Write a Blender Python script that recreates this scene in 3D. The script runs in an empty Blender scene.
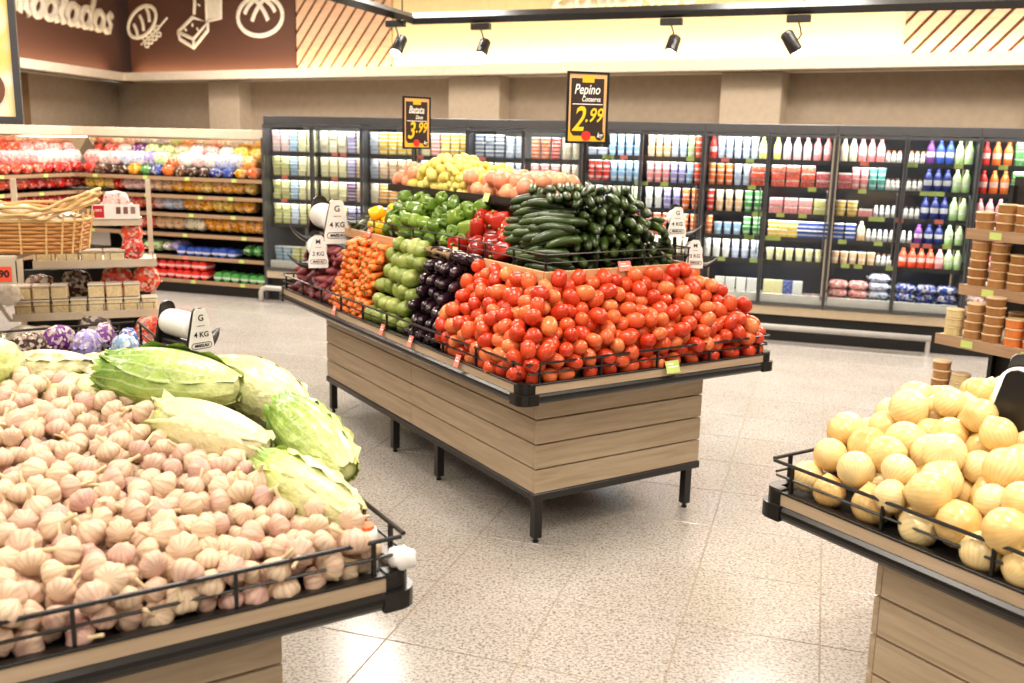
import bpy, bmesh, math, random
import numpy as np
from mathutils import Vector, Matrix

# ------------------------------------------------------------------ camera, world, lights, exposure
SC = bpy.context.scene
COL = SC.collection
FPX, PITCH, ROLL, CAMH = 970.64, math.radians(11.804), math.radians(1.3103), 1.75
_cp, _sp, _cr, _sr = math.cos(PITCH), math.sin(PITCH), math.cos(ROLL), math.sin(ROLL)
RC = np.array([[_cr, -_sr, 0], [_sr, _cr, 0], [0, 0, 1]]) @ np.array([[1, 0, 0], [0, -_sp, -_cp], [0, _cp, -_sp]])
cam_d = bpy.data.cameras.new('camera')
cam_d.sensor_width = 36.0
cam_d.lens = FPX / 1024 * 36.0
cam_d.clip_start, cam_d.clip_end = 0.05, 100
cam_d.dof.use_dof = True
cam_d.dof.focus_distance = 3.4
cam_d.dof.aperture_fstop = 3.6
cam = bpy.data.objects.new('camera', cam_d)
COL.objects.link(cam)
cam.matrix_world = Matrix(((RC[0][0], -RC[1][0], -RC[2][0], 0), (RC[0][1], -RC[1][1], -RC[2][1], 0),
                           (RC[0][2], -RC[1][2], -RC[2][2], CAMH), (0, 0, 0, 1)))
SC.camera = cam

def s(r, g, b):
    f = lambda c: (c / 255 / 12.92) if c <= 10 else ((c / 255 + 0.055) / 1.055) ** 2.4
    return (f(r), f(g), f(b), 1.0)

world = bpy.data.worlds.new('store_ambient')
SC.world = world
world.use_nodes = True
world.node_tree.nodes['Background'].inputs[0].default_value = (1.0, 0.91, 0.80, 1)
world.node_tree.nodes['Background'].inputs[1].default_value = 0.42

def area_light(name, loc, size, power, color=(1, 0.90, 0.78), size_y=None, target=None, spread=None):
    d = bpy.data.lights.new(name, 'AREA')
    d.energy, d.color, d.size = power, color, size
    if size_y:
        d.shape = 'RECTANGLE'; d.size_y = size_y
    if spread: d.spread = spread
    o = bpy.data.objects.new(name, d)
    COL.objects.link(o)
    o.location = loc
    if target is not None:
        o.rotation_euler = (Vector(target) - Vector(loc)).to_track_quat('-Z', 'Y').to_euler()
    return o

for ix, x in enumerate((-4.2, -0.6, 3.0)):
    for iy, y in enumerate((-0.5, 3.4, 7.3)):
        area_light('unseen_ceiling_light', (x, y, 4.0), 1.3, 105)

for x, y in ((-5.0, 13.8), (-4.6, 10.8), (-1.2, 10.2), (2.2, 8.6), (5.0, 7.2)):  # unseen lights added to brighten the back wall, recess and ledge
    area_light('unseen_ceiling_light', (x, y, 4.1), 1.2, 175, (1, 0.93, 0.85))

def spot(name, loc, target, power, angle=50, blend=0.6, radius=0.08, color=(1, 0.91, 0.80)):
    d = bpy.data.lights.new(name, 'SPOT')
    d.energy, d.color, d.spot_size, d.spot_blend, d.shadow_soft_size = power, color, math.radians(angle), blend, radius
    o = bpy.data.objects.new(name, d)
    COL.objects.link(o)
    o.location = loc
    o.rotation_euler = (Vector(target) - Vector(loc)).to_track_quat('-Z', 'Y').to_euler()
    return o
spot('ceiling_spot', (-0.4, 1.5, 3.9), (-0.75, 2.4, 0.95), 55)
spot('ceiling_spot', (-1.7, 2.6, 3.9), (-0.9, 3.0, 0.95), 60)
spot('ceiling_spot', (1.3, 1.6, 3.9), (1.3, 2.6, 1.0), 330, 44)
spot('ceiling_spot', (0.1, 3.0, 3.9), (0.35, 4.3, 1.1), 95)
spot('ceiling_spot', (-1.6, 4.2, 3.9), (-0.5, 5.2, 1.3), 150)

SC.view_settings.view_transform = 'Standard'
SC.view_settings.look = 'None'
SC.view_settings.gamma = 1.0
SC.view_settings.use_curve_mapping = False
SC.view_settings.exposure = 0.0

rng = random.Random(7)
nrg = np.random.RandomState(11)

def project(P):
    q = (np.asarray(P, float) - np.array([0, 0, CAMH])) @ RC.T
    return 512 + FPX * q[..., 0] / q[..., 2], 341.5 + FPX * q[..., 1] / q[..., 2], q[..., 2]

# ------------------------------------------------------------------ helpers
class MB:
    """collects shapes into ONE mesh"""
    def __init__(self):
        self.v, self.f, self.m = [], [], []
    def add(self, verts, faces, mat=0, M=None):
        b = len(self.v)
        if M is not None:
            verts = [tuple(M @ Vector(p)) for p in verts]
        self.v += [tuple(p) for p in verts]
        self.f += [tuple(i + b for i in f) for f in faces]
        self.m += [mat] * len(faces)
        return self
    def box(self, x0, x1, y0, y1, z0, z1, mat=0, c=0.0, M=None):
        if c <= 0:
            v = [(x, y, z) for z in (z0, z1) for y in (y0, y1) for x in (x0, x1)]
            f = [(0, 2, 3, 1), (4, 5, 7, 6), (0, 1, 5, 4), (2, 6, 7, 3), (0, 4, 6, 2), (1, 3, 7, 5)]
            return self.add(v, f, mat, M)
        bm = bmesh.new()
        bmesh.ops.create_cube(bm, size=1.0)
        for w in bm.verts:
            w.co = (x0 if w.co.x < 0 else x1, y0 if w.co.y < 0 else y1, z0 if w.co.z < 0 else z1)
        bmesh.ops.bevel(bm, geom=bm.edges[:], offset=c, segments=1, affect='EDGES')
        bm.verts.index_update()
        v = [tuple(w.co) for w in bm.verts]
        f = [tuple(w.index for w in fc.verts) for fc in bm.faces]
        bm.free()
        return self.add(v, f, mat, M)
    def tube(self, pts, r, seg=8, mat=0, caps=True, closed=False, flat=None):
        """sweep a circle along a polyline; flat = (normal, factor) squashes it along a normal"""
        P = [Vector(p) for p in pts]
        n = len(P)
        rr = r if hasattr(r, '__len__') else [r] * n
        verts, faces = [], []
        up = None
        for i in range(n):
            a = P[(i - 1) % n] if (closed or i > 0) else P[i]
            b = P[(i + 1) % n] if (closed or i < n - 1) else P[i]
            t = (b - a)
            if t.length < 1e-9: t = Vector((0, 0, 1))
            t.normalize()
            if up is None:
                up = Vector((0, 0, 1)) if abs(t.z) < 0.9 else Vector((1, 0, 0))
            x = t.cross(up)
            if x.length < 1e-6: x = t.orthogonal()
            x.normalize()
            y = x.cross(t).normalized()
            up = y
            for k in range(seg):
                a2 = 2 * math.pi * k / seg
                d = x * math.cos(a2) + y * math.sin(a2)
                if flat: d = d - flat[0] * d.dot(flat[0]) * (1 - flat[1])
                verts.append(tuple(P[i] + d * rr[i]))
        m = n if closed else n - 1
        for i in range(m):
            j = (i + 1) % n
            for k in range(seg):
                l = (k + 1) % seg
                faces.append((i * seg + k, i * seg + l, j * seg + l, j * seg + k))
        if caps and not closed:
            faces.append(tuple(range(seg - 1, -1, -1)))
            faces.append(tuple((n - 1) * seg + k for k in range(seg)))
        return self.add(verts, faces, mat)
    def lathe(self, prof, seg=12, mat=0, M=None, mats=None):
        """prof: list of (r, z)"""
        verts, faces, mm = [], [], []
        for r, z in prof:
            for k in range(seg):
                a = 2 * math.pi * k / seg
                verts.append((r * math.cos(a), r * math.sin(a), z))
        n = len(prof)
        b = len(self.v)
        for i in range(n - 1):
            for k in range(seg):
                l = (k + 1) % seg
                faces.append((i * seg + k, i * seg + l, (i + 1) * seg + l, (i + 1) * seg + k))
                mm.append(mats[i] if mats else mat)
        if prof[0][0] > 1e-6: faces.append(tuple(range(seg - 1, -1, -1))); mm.append(mats[0] if mats else mat)
        if prof[-1][0] > 1e-6: faces.append(tuple((n - 1) * seg + k for k in range(seg))); mm.append(mats[-1] if mats else mat)
        if M is not None: verts = [tuple(M @ Vector(p)) for p in verts]
        self.v += verts
        self.f += [tuple(i + b for i in f) for f in faces]
        self.m += mm
        return self
    def prism(self, poly, z0, z1, mat=0, M=None):
        n = len(poly)
        v = [(p[0], p[1], z0) for p in poly] + [(p[0], p[1], z1) for p in poly]
        f = [tuple(range(n - 1, -1, -1)), tuple(range(n, 2 * n))] + [(i, (i + 1) % n, n + (i + 1) % n, n + i) for i in range(n)]
        return self.add(v, f, mat, M)
    def mesh(self, name, mats, smooth=False, merge=False):
        me = bpy.data.meshes.new(name)
        me.from_pydata(self.v, [], self.f)
        for m in (mats if isinstance(mats, (list, tuple)) else [mats]):
            me.materials.append(m)
        if any(self.m): me.polygons.foreach_set('material_index', self.m)
        if smooth: me.polygons.foreach_set('use_smooth', [True] * len(self.f))
        if merge:
            bm = bmesh.new(); bm.from_mesh(me)
            bmesh.ops.remove_doubles(bm, verts=bm.verts[:], dist=1e-5)
            bmesh.ops.recalc_face_normals(bm, faces=bm.faces[:])
            bm.to_mesh(me); bm.free()
        me.update()
        return me

def put(name, me, parent=None, loc=None, rot=None, scale=None, color=None, label=None, cat=None, group=None, kind=None):
    o = bpy.data.objects.new(name, me)
    COL.objects.link(o)
    if parent is not None: o.parent = parent
    if loc is not None: o.location = loc
    if rot is not None: o.rotation_euler = rot
    if scale is not None: o.scale = scale
    if color is not None: o.color = color
    if label: o['label'] = label
    if cat: o['category'] = cat
    if group: o['group'] = group
    if kind: o['kind'] = kind
    return o

def thing(name, label, cat, loc=(0, 0, 0), rz=0.0, group=None, kind=None):
    o = put(name, None, loc=loc, rot=(0, 0, rz), label=label, cat=cat, group=group, kind=kind)
    o.empty_display_size = 0.1
    return o

# ------------------------------------------------------------------ materials
MAT = {}
def nm(name):
    m = bpy.data.materials.new(name)
    m.use_nodes = True
    nt = m.node_tree
    bs = nt.nodes['Principled BSDF']
    MAT[name] = m
    return m, nt, bs
def node(nt, typ, **kw):
    n = nt.nodes.new(typ)
    for k, v in kw.items():
        if k.startswith('_'): setattr(n, k[1:], v)
        else: n.inputs[k.replace('__', ' ')].default_value = v
    return n
def link(nt, a, b): nt.links.new(a, b)
def ramp(nt, stops, interp='LINEAR'):
    r = nt.nodes.new('ShaderNodeValToRGB')
    r.color_ramp.interpolation = interp
    e = r.color_ramp.elements
    while len(e) < len(stops): e.new(0.5)
    for i, (p, c) in enumerate(stops):
        e[i].position = p; e[i].color = c
    return r
def bump(nt, bs, h, strength=0.3, dist=0.01):
    b = node(nt, 'ShaderNodeBump', Strength=strength, Distance=dist)
    link(nt, h, b.inputs['Height']); link(nt, b.outputs[0], bs.inputs['Normal'])

def plain(name, col, rough=0.5, metal=0.0, emit=None, es=1.0, var=0.06, scale=12, spec=0.5):
    m, nt, bs = nm(name)
    bs.inputs['Roughness'].default_value = rough
    bs.inputs['Metallic'].default_value = metal
    bs.inputs['Specular IOR Level'].default_value = spec
    tc = node(nt, 'ShaderNodeTexCoord')
    nz = node(nt, 'ShaderNodeTexNoise', Scale=scale, Detail=3.0)
    link(nt, tc.outputs['Object'], nz.inputs['Vector'])
    lo = tuple(c * (1 - var) for c in col[:3]) + (1,)
    hi = tuple(min(1, c * (1 + var)) for c in col[:3]) + (1,)
    r = ramp(nt, [(0.3, lo), (0.7, hi)])
    link(nt, nz.outputs['Fac'], r.inputs[0])
    link(nt, r.outputs[0], bs.inputs['Base Color'])
    if emit:
        bs.inputs['Emission Color'].default_value = emit
        bs.inputs['Emission Strength'].default_value = es
    return m

def wood(name, c0, c1, along='X', rough=0.5, scale=1.0):
    m, nt, bs = nm(name)
    bs.inputs['Roughness'].default_value = rough
    tc = node(nt, 'ShaderNodeTexCoord'); oi = node(nt, 'ShaderNodeObjectInfo')
    mp = node(nt, 'ShaderNodeMapping')
    st = {'X': (1.5, 16, 22), 'Y': (16, 1.5, 22), 'Z': (16, 16, 1.5)}[along]
    mp.inputs['Scale'].default_value = tuple(v * scale for v in st)
    ad = node(nt, 'ShaderNodeVectorMath', _operation='ADD')
    ml = node(nt, 'ShaderNodeMath', _operation='MULTIPLY'); ml.inputs[1].default_value = 37.0
    link(nt, oi.outputs['Random'], ml.inputs[0])
    link(nt, tc.outputs['Object'], mp.inputs['Vector']); link(nt, mp.outputs[0], ad.inputs[0]); link(nt, ml.outputs[0], ad.inputs[1])
    nz = node(nt, 'ShaderNodeTexNoise', Scale=1.6, Detail=6.0, Roughness=0.62, Distortion=0.6)
    link(nt, ad.outputs[0], nz.inputs['Vector'])
    r = ramp(nt, [(0.28, c0), (0.5, tuple((a + b) / 2 for a, b in zip(c0, c1))), (0.72, c1)])
    link(nt, nz.outputs['Fac'], r.inputs[0]); link(nt, r.outputs[0], bs.inputs['Base Color'])
    bump(nt, bs, nz.outputs['Fac'], 0.12, 0.004)
    return m

def objcol(name, rough=0.35, spec=0.5, bandz=None, band=(0.9, 0.9, 0.9, 1), print_scale=None):
    """package skin: the object's own colour with flat print (a paler field) in the package's own coordinates"""
    m, nt, bs = nm(name)
    bs.inputs['Roughness'].default_value = rough
    bs.inputs['Specular IOR Level'].default_value = spec
    oi = node(nt, 'ShaderNodeObjectInfo'); tc = node(nt, 'ShaderNodeTexCoord')
    out = oi.outputs['Color']
    if print_scale:
        vo = node(nt, 'ShaderNodeTexNoise', Scale=print_scale, Detail=1.0)
        ad = node(nt, 'ShaderNodeVectorMath', _operation='ADD')
        link(nt, tc.outputs['Generated'], ad.inputs[0]); link(nt, oi.outputs['Random'], ad.inputs[1])
        link(nt, ad.outputs[0], vo.inputs['Vector'])
        r = ramp(nt, [(0.52, (0, 0, 0, 1)), (0.6, (1, 1, 1, 1))])
        link(nt, vo.outputs['Fac'], r.inputs[0])
        mx = node(nt, 'ShaderNodeMix', _data_type='RGBA')
        sc = node(nt, 'ShaderNodeMath', _operation='MULTIPLY'); sc.inputs[1].default_value = 0.32
        link(nt, r.outputs[0], sc.inputs[0]); link(nt, sc.outputs[0], mx.inputs[0])
        link(nt, out, mx.inputs[6]); mx.inputs[7].default_value = band
        out = mx.outputs[2]
    if bandz:
        sp = node(nt, 'ShaderNodeSeparateXYZ'); link(nt, tc.outputs['Generated'], sp.inputs[0])
        g = node(nt, 'ShaderNodeMath', _operation='GREATER_THAN'); g.inputs[1].default_value = bandz[0]
        l = node(nt, 'ShaderNodeMath', _operation='LESS_THAN'); l.inputs[1].default_value = bandz[1]
        mu = node(nt, 'ShaderNodeMath', _operation='MULTIPLY')
        link(nt, sp.outputs[2], g.inputs[0]); link(nt, sp.outputs[2], l.inputs[0])
        link(nt, g.outputs[0], mu.inputs[0]); link(nt, l.outputs[0], mu.inputs[1])
        m8 = node(nt, 'ShaderNodeMath', _operation='MULTIPLY'); m8.inputs[1].default_value = 0.6
        link(nt, mu.outputs[0], m8.inputs[0])
        mx = node(nt, 'ShaderNodeMix', _data_type='RGBA')
        link(nt, m8.outputs[0], mx.inputs[0]); link(nt, out, mx.inputs[6]); mx.inputs[7].default_value = band
        out = mx.outputs[2]
    link(nt, out, bs.inputs['Base Color'])
    return m

def film(name, white=0.45, bumpy=0.5):
    """printed plastic film: cells of the bag's colour, white and a darker tone, crinkled"""
    m, nt, bs = nm(name)
    bs.inputs['Roughness'].default_value = 0.25
    oi = node(nt, 'ShaderNodeObjectInfo'); tc = node(nt, 'ShaderNodeTexCoord')
    ad = node(nt, 'ShaderNodeVectorMath', _operation='ADD'); link(nt, tc.outputs['Object'], ad.inputs[0]); link(nt, oi.outputs['Random'], ad.inputs[1])
    vo = node(nt, 'ShaderNodeTexVoronoi', Scale=52.0); link(nt, ad.outputs[0], vo.inputs['Vector'])
    sp = node(nt, 'ShaderNodeSeparateColor'); link(nt, vo.outputs['Color'], sp.inputs[0])
    w = node(nt, 'ShaderNodeMath', _operation='LESS_THAN'); w.inputs[1].default_value = white; link(nt, sp.outputs[0], w.inputs[0])
    w2 = node(nt, 'ShaderNodeMath', _operation='MULTIPLY'); w2.inputs[1].default_value = 0.6; link(nt, w.outputs[0], w2.inputs[0])
    m1 = node(nt, 'ShaderNodeMix', _data_type='RGBA'); link(nt, w2.outputs[0], m1.inputs[0]); link(nt, oi.outputs['Color'], m1.inputs[6]); m1.inputs[7].default_value = s(236, 226, 208)
    d = node(nt, 'ShaderNodeMath', _operation='GREATER_THAN'); d.inputs[1].default_value = 0.8; link(nt, sp.outputs[1], d.inputs[0])
    d2 = node(nt, 'ShaderNodeMath', _operation='MULTIPLY'); d2.inputs[1].default_value = 0.55; link(nt, d.outputs[0], d2.inputs[0])
    m2 = node(nt, 'ShaderNodeMix', _data_type='RGBA', _blend_type='MULTIPLY'); link(nt, d2.outputs[0], m2.inputs[0]); link(nt, m1.outputs[2], m2.inputs[6]); m2.inputs[7].default_value = s(150, 60, 50)
    link(nt, m2.outputs[2], bs.inputs['Base Color'])
    n4 = node(nt, 'ShaderNodeTexNoise', Scale=34.0, Detail=3.0, Distortion=1.2); link(nt, ad.outputs[0], n4.inputs['Vector'])
    bump(nt, bs, n4.outputs['Fac'], bumpy, 0.012)
    return m
def skin(name, stops, rough=0.35, nscale=6.0, vary=0.6, bumps=0.0, bscale=40, stripes=None, spec=0.5, coat=0.0, sheen=0.0):
    """produce skin: colour picked per piece (random) and per place (noise); stripes = (count, colour, amount) runs pole to pole"""
    m, nt, bs = nm(name)
    bs.inputs['Roughness'].default_value = rough
    bs.inputs['Specular IOR Level'].default_value = spec
    bs.inputs['Coat Weight'].default_value = coat
    tc = node(nt, 'ShaderNodeTexCoord'); oi = node(nt, 'ShaderNodeObjectInfo')
    ml = node(nt, 'ShaderNodeMath', _operation='MULTIPLY'); ml.inputs[1].default_value = 53.0
    link(nt, oi.outputs['Random'], ml.inputs[0])
    ad = node(nt, 'ShaderNodeVectorMath', _operation='ADD')
    link(nt, tc.outputs['Object'], ad.inputs[0]); link(nt, ml.outputs[0], ad.inputs[1])
    nz = node(nt, 'ShaderNodeTexNoise', Scale=nscale, Detail=2.0)
    link(nt, ad.outputs[0], nz.inputs['Vector'])
    mx = node(nt, 'ShaderNodeMix', _data_type='FLOAT')
    mx.inputs[0].default_value = vary
    link(nt, nz.outputs['Fac'], mx.inputs[2]); link(nt, oi.outputs['Random'], mx.inputs[3])
    r = ramp(nt, stops)
    link(nt, mx.outputs[0], r.inputs[0])
    out = r.outputs[0]
    if stripes:
        cnt, colr, amt = stripes
        sp = node(nt, 'ShaderNodeSeparateXYZ'); link(nt, tc.outputs['Object'], sp.inputs[0])
        at = node(nt, 'ShaderNodeMath', _operation='ARCTAN2')
        link(nt, sp.outputs[1], at.inputs[0]); link(nt, sp.outputs[0], at.inputs[1])
        mc = node(nt, 'ShaderNodeMath', _operation='MULTIPLY'); mc.inputs[1].default_value = cnt
        link(nt, at.outputs[0], mc.inputs[0])
        wn = node(nt, 'ShaderNodeMath', _operation='ADD')
        n2 = node(nt, 'ShaderNodeTexNoise', Scale=nscale * 2.5, Detail=2.0); link(nt, ad.outputs[0], n2.inputs['Vector'])
        n3 = node(nt, 'ShaderNodeMath', _operation='MULTIPLY'); n3.inputs[1].default_value = 5.0
        link(nt, n2.outputs['Fac'], n3.inputs[0]); link(nt, mc.outputs[0], wn.inputs[0]); link(nt, n3.outputs[0], wn.inputs[1])
        sn = node(nt, 'ShaderNodeMath', _operation='SINE'); link(nt, wn.outputs[0], sn.inputs[0])
        rr = node(nt, 'ShaderNodeMapRange'); rr.inputs[1].default_value = 0.1; rr.inputs[2].default_value = 1.0
        rr.inputs[3].default_value = 0.0; rr.inputs[4].default_value = amt
        link(nt, sn.outputs[0], rr.inputs[0])
        m2 = node(nt, 'ShaderNodeMix', _data_type='RGBA')
        link(nt, rr.outputs[0], m2.inputs[0]); link(nt, out, m2.inputs[6]); m2.inputs[7].default_value = colr
        out = m2.outputs[2]
    link(nt, out, bs.inputs['Base Color'])
    if bumps:
        n4 = node(nt, 'ShaderNodeTexNoise', Scale=bscale, Detail=2.0); link(nt, ad.outputs[0], n4.inputs['Vector'])
        bump(nt, bs, n4.outputs['Fac'], bumps, 0.006)
    return m

def granite(name, rough):
    m, nt, bs = nm(name)
    tc = node(nt, 'ShaderNodeTexCoord'); ge = node(nt, 'ShaderNodeNewGeometry')
    n1 = node(nt, 'ShaderNodeTexNoise', Scale=85.0, Detail=3.0, Roughness=0.65)
    n2 = node(nt, 'ShaderNodeTexVoronoi', Scale=125.0)
    n3 = node(nt, 'ShaderNodeTexNoise', Scale=2.2, Detail=2.0)
    for n in (n1, n2, n3): link(nt, ge.outputs['Position'], n.inputs['Vector'])
    base = ramp(nt, [(0.30, s(114, 110, 106)), (0.42, s(154, 149, 143)), (0.50, s(176, 170, 163)), (0.62, s(190, 185, 178)), (0.75, s(172, 164, 154))])
    link(nt, n1.outputs['Fac'], base.inputs[0])
    sp = node(nt, 'ShaderNodeSeparateColor'); link(nt, n2.outputs['Color'], sp.inputs[0])
    dk = ramp(nt, [(0.0, (1, 1, 1, 1)), (0.10, (1, 1, 1, 1)), (0.13, (0, 0, 0, 1))])
    link(nt, sp.outputs[0], dk.inputs[0])
    mx = node(nt, 'ShaderNodeMix', _data_type='RGBA')
    hm = node(nt, 'ShaderNodeMath', _operation='MULTIPLY'); hm.inputs[1].default_value = 0.45
    link(nt, dk.outputs[0], hm.inputs[0]); link(nt, hm.outputs[0], mx.inputs[0])
    link(nt, base.outputs[0], mx.inputs[6]); mx.inputs[7].default_value = s(92, 84, 80)
    m2 = node(nt, 'ShaderNodeMix', _data_type='RGBA', _blend_type='MULTIPLY'); m2.inputs[0].default_value = 0.5
    r3 = ramp(nt, [(0.3, s(228, 222, 214)), (0.7, s(255, 255, 255))]); link(nt, n3.outputs['Fac'], r3.inputs[0])
    link(nt, mx.outputs[2], m2.inputs[6]); link(nt, r3.outputs[0], m2.inputs[7])
    link(nt, m2.outputs[2], bs.inputs['Base Color'])
    bs.inputs['Roughness'].default_value = rough
    return m

def glass_mat(name):
    m = bpy.data.materials.new(name); m.use_nodes = True
    nt = m.node_tree; nt.nodes.clear()
    out = nt.nodes.new('ShaderNodeOutputMaterial')
    tr = node(nt, 'ShaderNodeBsdfTransparent'); tr.inputs[0].default_value = (0.97, 0.985, 0.98, 1)
    gl = node(nt, 'ShaderNodeBsdfGlossy', Roughness=0.03)
    fr = node(nt, 'ShaderNodeFresnel', IOR=1.35)
    mx = node(nt, 'ShaderNodeMixShader')
    link(nt, fr.outputs[0], mx.inputs[0]); link(nt, tr.outputs[0], mx.inputs[1]); link(nt, gl.outputs[0], mx.inputs[2])
    link(nt, mx.outputs[0], out.inputs[0])
    MAT[name] = m
    return m

BLACK = plain('black_metal', s(26, 24, 23), 0.32, 0.0)
BLACKP = plain('black_plastic', s(24, 22, 21), 0.28)
DARK = plain('dark_interior', s(40, 37, 35), 0.7)
SLAT = wood('oak_slat', s(166, 144, 116), s(200, 180, 152), 'X', 0.5)
FASC = wood('fascia_wood', s(176, 152, 124), s(206, 184, 156), 'X', 0.45)
BOARD = wood('tray_board_wood', s(186, 140, 96), s(218, 174, 128), 'X', 0.45)
GRAN = granite('granite', 0.2)
GROUT = plain('grout', s(150, 136, 118), 0.8)
GREYM = plain('grey_metal', s(84, 84, 86), 0.35, 0.3)
STEEL = plain('brushed_steel', s(196, 192, 186), 0.3, 0.3)
WHITE = plain('white_plastic', s(240, 238, 232), 0.4)
PAPER = plain('white_paper', s(244, 242, 238), 0.6)
CREAM = plain('cream_metal', s(206, 192, 170), 0.5)
BEIGEW = plain('beige_wall', s(168, 150, 128), 0.8)
BEIGEC = plain('beige_column', s(196, 178, 154), 0.8)
LEDGEM = plain('ledge_paint', s(244, 230, 208), 0.7)
BROWNW = plain('brown_panel', s(92, 58, 44), 0.75, scale=60, var=0.15)
YELLOWW = plain('yellow_wall', s(242, 222, 170), 0.8)
PINKWOOD = wood('pale_pink_wood', s(214, 168, 132), s(236, 196, 160), 'X', 0.6)
DKWOOD = plain('dark_gap', s(88, 58, 40), 0.8)
CEILM = plain('ceiling_paint', s(235, 228, 216), 0.9)
GLASS = glass_mat('door_glass')
PINKTAG = plain('pink_card', s(236, 128, 112), 0.6)
GREENTAG = plain('green_card', s(196, 214, 120), 0.6)
LETTERM = plain('cream_letter', s(255, 246, 230), 0.5)
TEXTM = plain('black_ink', s(20, 18, 20), 0.6)
TEXTW = plain('white_ink', s(245, 242, 236), 0.6)
TEXTY = plain('yellow_ink', s(250, 206, 30), 0.6)
SIGNB = plain('sign_brown', s(48, 32, 22), 0.5)
SIGNT = plain('sign_tan', s(226, 178, 118), 0.5)
REDM = plain('red_dot', s(236, 48, 36), 0.5)
LED = plain('led_strip_light', s(255, 255, 255), 0.4, 0, (1, 0.98, 0.95, 1), 4.0)
LAMP = plain('lamp_lens', s(255, 240, 210), 0.4, 0, (1, 0.9, 0.72, 1), 30.0)
MIRROR = plain('mirror_panel', s(214, 190, 156), 0.08, 0.85, var=0.01)

# ------------------------------------------------------------------ setting: floor, walls, ceiling
TH_F = math.radians(-17.4)
FU = np.array([math.cos(TH_F), math.sin(TH_F)])
FN = np.array([FU[1], -FU[0]])                    # towards the camera
F0 = np.array([-2.62, 10.25])

floor = put('floor', MB().box(-14, 12, -5, 22, -0.06, -0.0022).mesh('floor', GROUT), kind='structure')
TS = 0.49
tile_me = MB().box(-TS / 2 + .0022, TS / 2 - .0022, -TS / 2 + .0022, TS / 2 - .0022, -0.02, 0, 0, 0.0015).mesh('floor_tile', GRAN)
cand, rest = [], []
t0 = np.array([-0.13, 4.09])
for i in range(-24, 26):
    for j in range(-32, 16):
        c = t0 + FU * (i + .5) * TS - FN * (j + .5) * TS * -1
        if not (-10 < c[0] < 9 and -2 < c[1] < 17): continue
        x, y, d = project([c[0], c[1], 0])
        if d > 0.5 and -60 < x < 1084 and 120 < y < 800: cand.append((d, c))
        else: rest.append(c)
cand.sort(key=lambda t: t[0])
for d, c in cand[:300]:
    put('floor_tile', tile_me, floor, (c[0], c[1], 0), (0, 0, TH_F))
rest += [c for d, c in cand[300:]]
mb = MB()
for c in rest:
    h = TS / 2 - .0022
    q = [c + FU * a * h + FN * b * h for a, b in ((-1, -1), (1, -1), (1, 1), (-1, 1))]
    mb.add([(p[0], p[1], 0) for p in q], [(3, 2, 1, 0)])
put('tile_field', mb.mesh('tile_field', GRAN), floor, kind='stuff')

# back wall geometry: corner WC, direction WD (to the right), WNV towards the camera
WC = np.array([-6.954, 17.707]); WANG = math.radians(-31.83)
WD = np.array([math.cos(WANG), math.sin(WANG)]); WNV = np.array([WD[1], -WD[0]])
LANG = math.radians(-94.07)
LD = np.array([math.cos(LANG), math.sin(LANG)]); LNV = np.array([-LD[1], LD[0]])
def wall_frame(origin, ang):   # local x along the wall, local y into the wall, z up
    return Matrix.Translation((origin[0], origin[1], 0)) @ Matrix.Rotation(ang, 4, 'Z')
MW = wall_frame(WC, WANG)                       # y+ is away from the camera
ML = wall_frame(WC, LANG + math.pi)             # x runs towards the corner (negative x = nearer the camera), y away
def struct(name, mb, mat, M=None, **kw):
    o = put(name, mb.mesh(name, mat, **{k: v for k, v in kw.items() if k in ('smooth', 'merge')}), kind='structure')
    if M is not None: o.matrix_world = M
    return o
CEILZ = 4.3
struct('ceiling', MB().box(-14, 12, -5, 22, CEILZ, CEILZ + .1), CEILM)
struct('wall_back', MB().box(-1.5, 19.0, 0.7, 0.85, 0, 2.62), BEIGEW, MW)
struct('wall_left', MB().box(-16, 1.2, 0.7, 0.85, 0, 2.62), BEIGEW, ML)
struct('wall_back_upper', MB().box(-0.1, 19.0, 0.25, 0.4, 2.6, CEILZ), YELLOWW, MW)
struct('wall_left_upper', MB().box(-16, 1.2, 0.25, 0.4, 2.6, CEILZ), BROWNW, ML)
mb = MB().box(-0.0, 19.0, 0.0, 0.75, 2.6, 2.66); mb.box(0, 19.0, 0.0, 0.03, 2.66, 2.735)
struct('trim_1', mb, LEDGEM, MW)
mb = MB().box(-16, 0.05, 0.0, 0.75, 2.6, 2.66); mb.box(-16, 0.03, 0.0, 0.03, 2.66, 2.735)
struct('trim_2', mb, LEDGEM, ML)
for i, (a, b) in enumerate(((1.66, 2.40), (6.74, 7.62), (10.86, 11.62), (14.3, 15.2))):
    struct('trim_%d' % (i + 3), MB().box(a, b, 0.42, 0.72, 0, 2.6, 0, 0.01), BEIGEC, MW)
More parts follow.
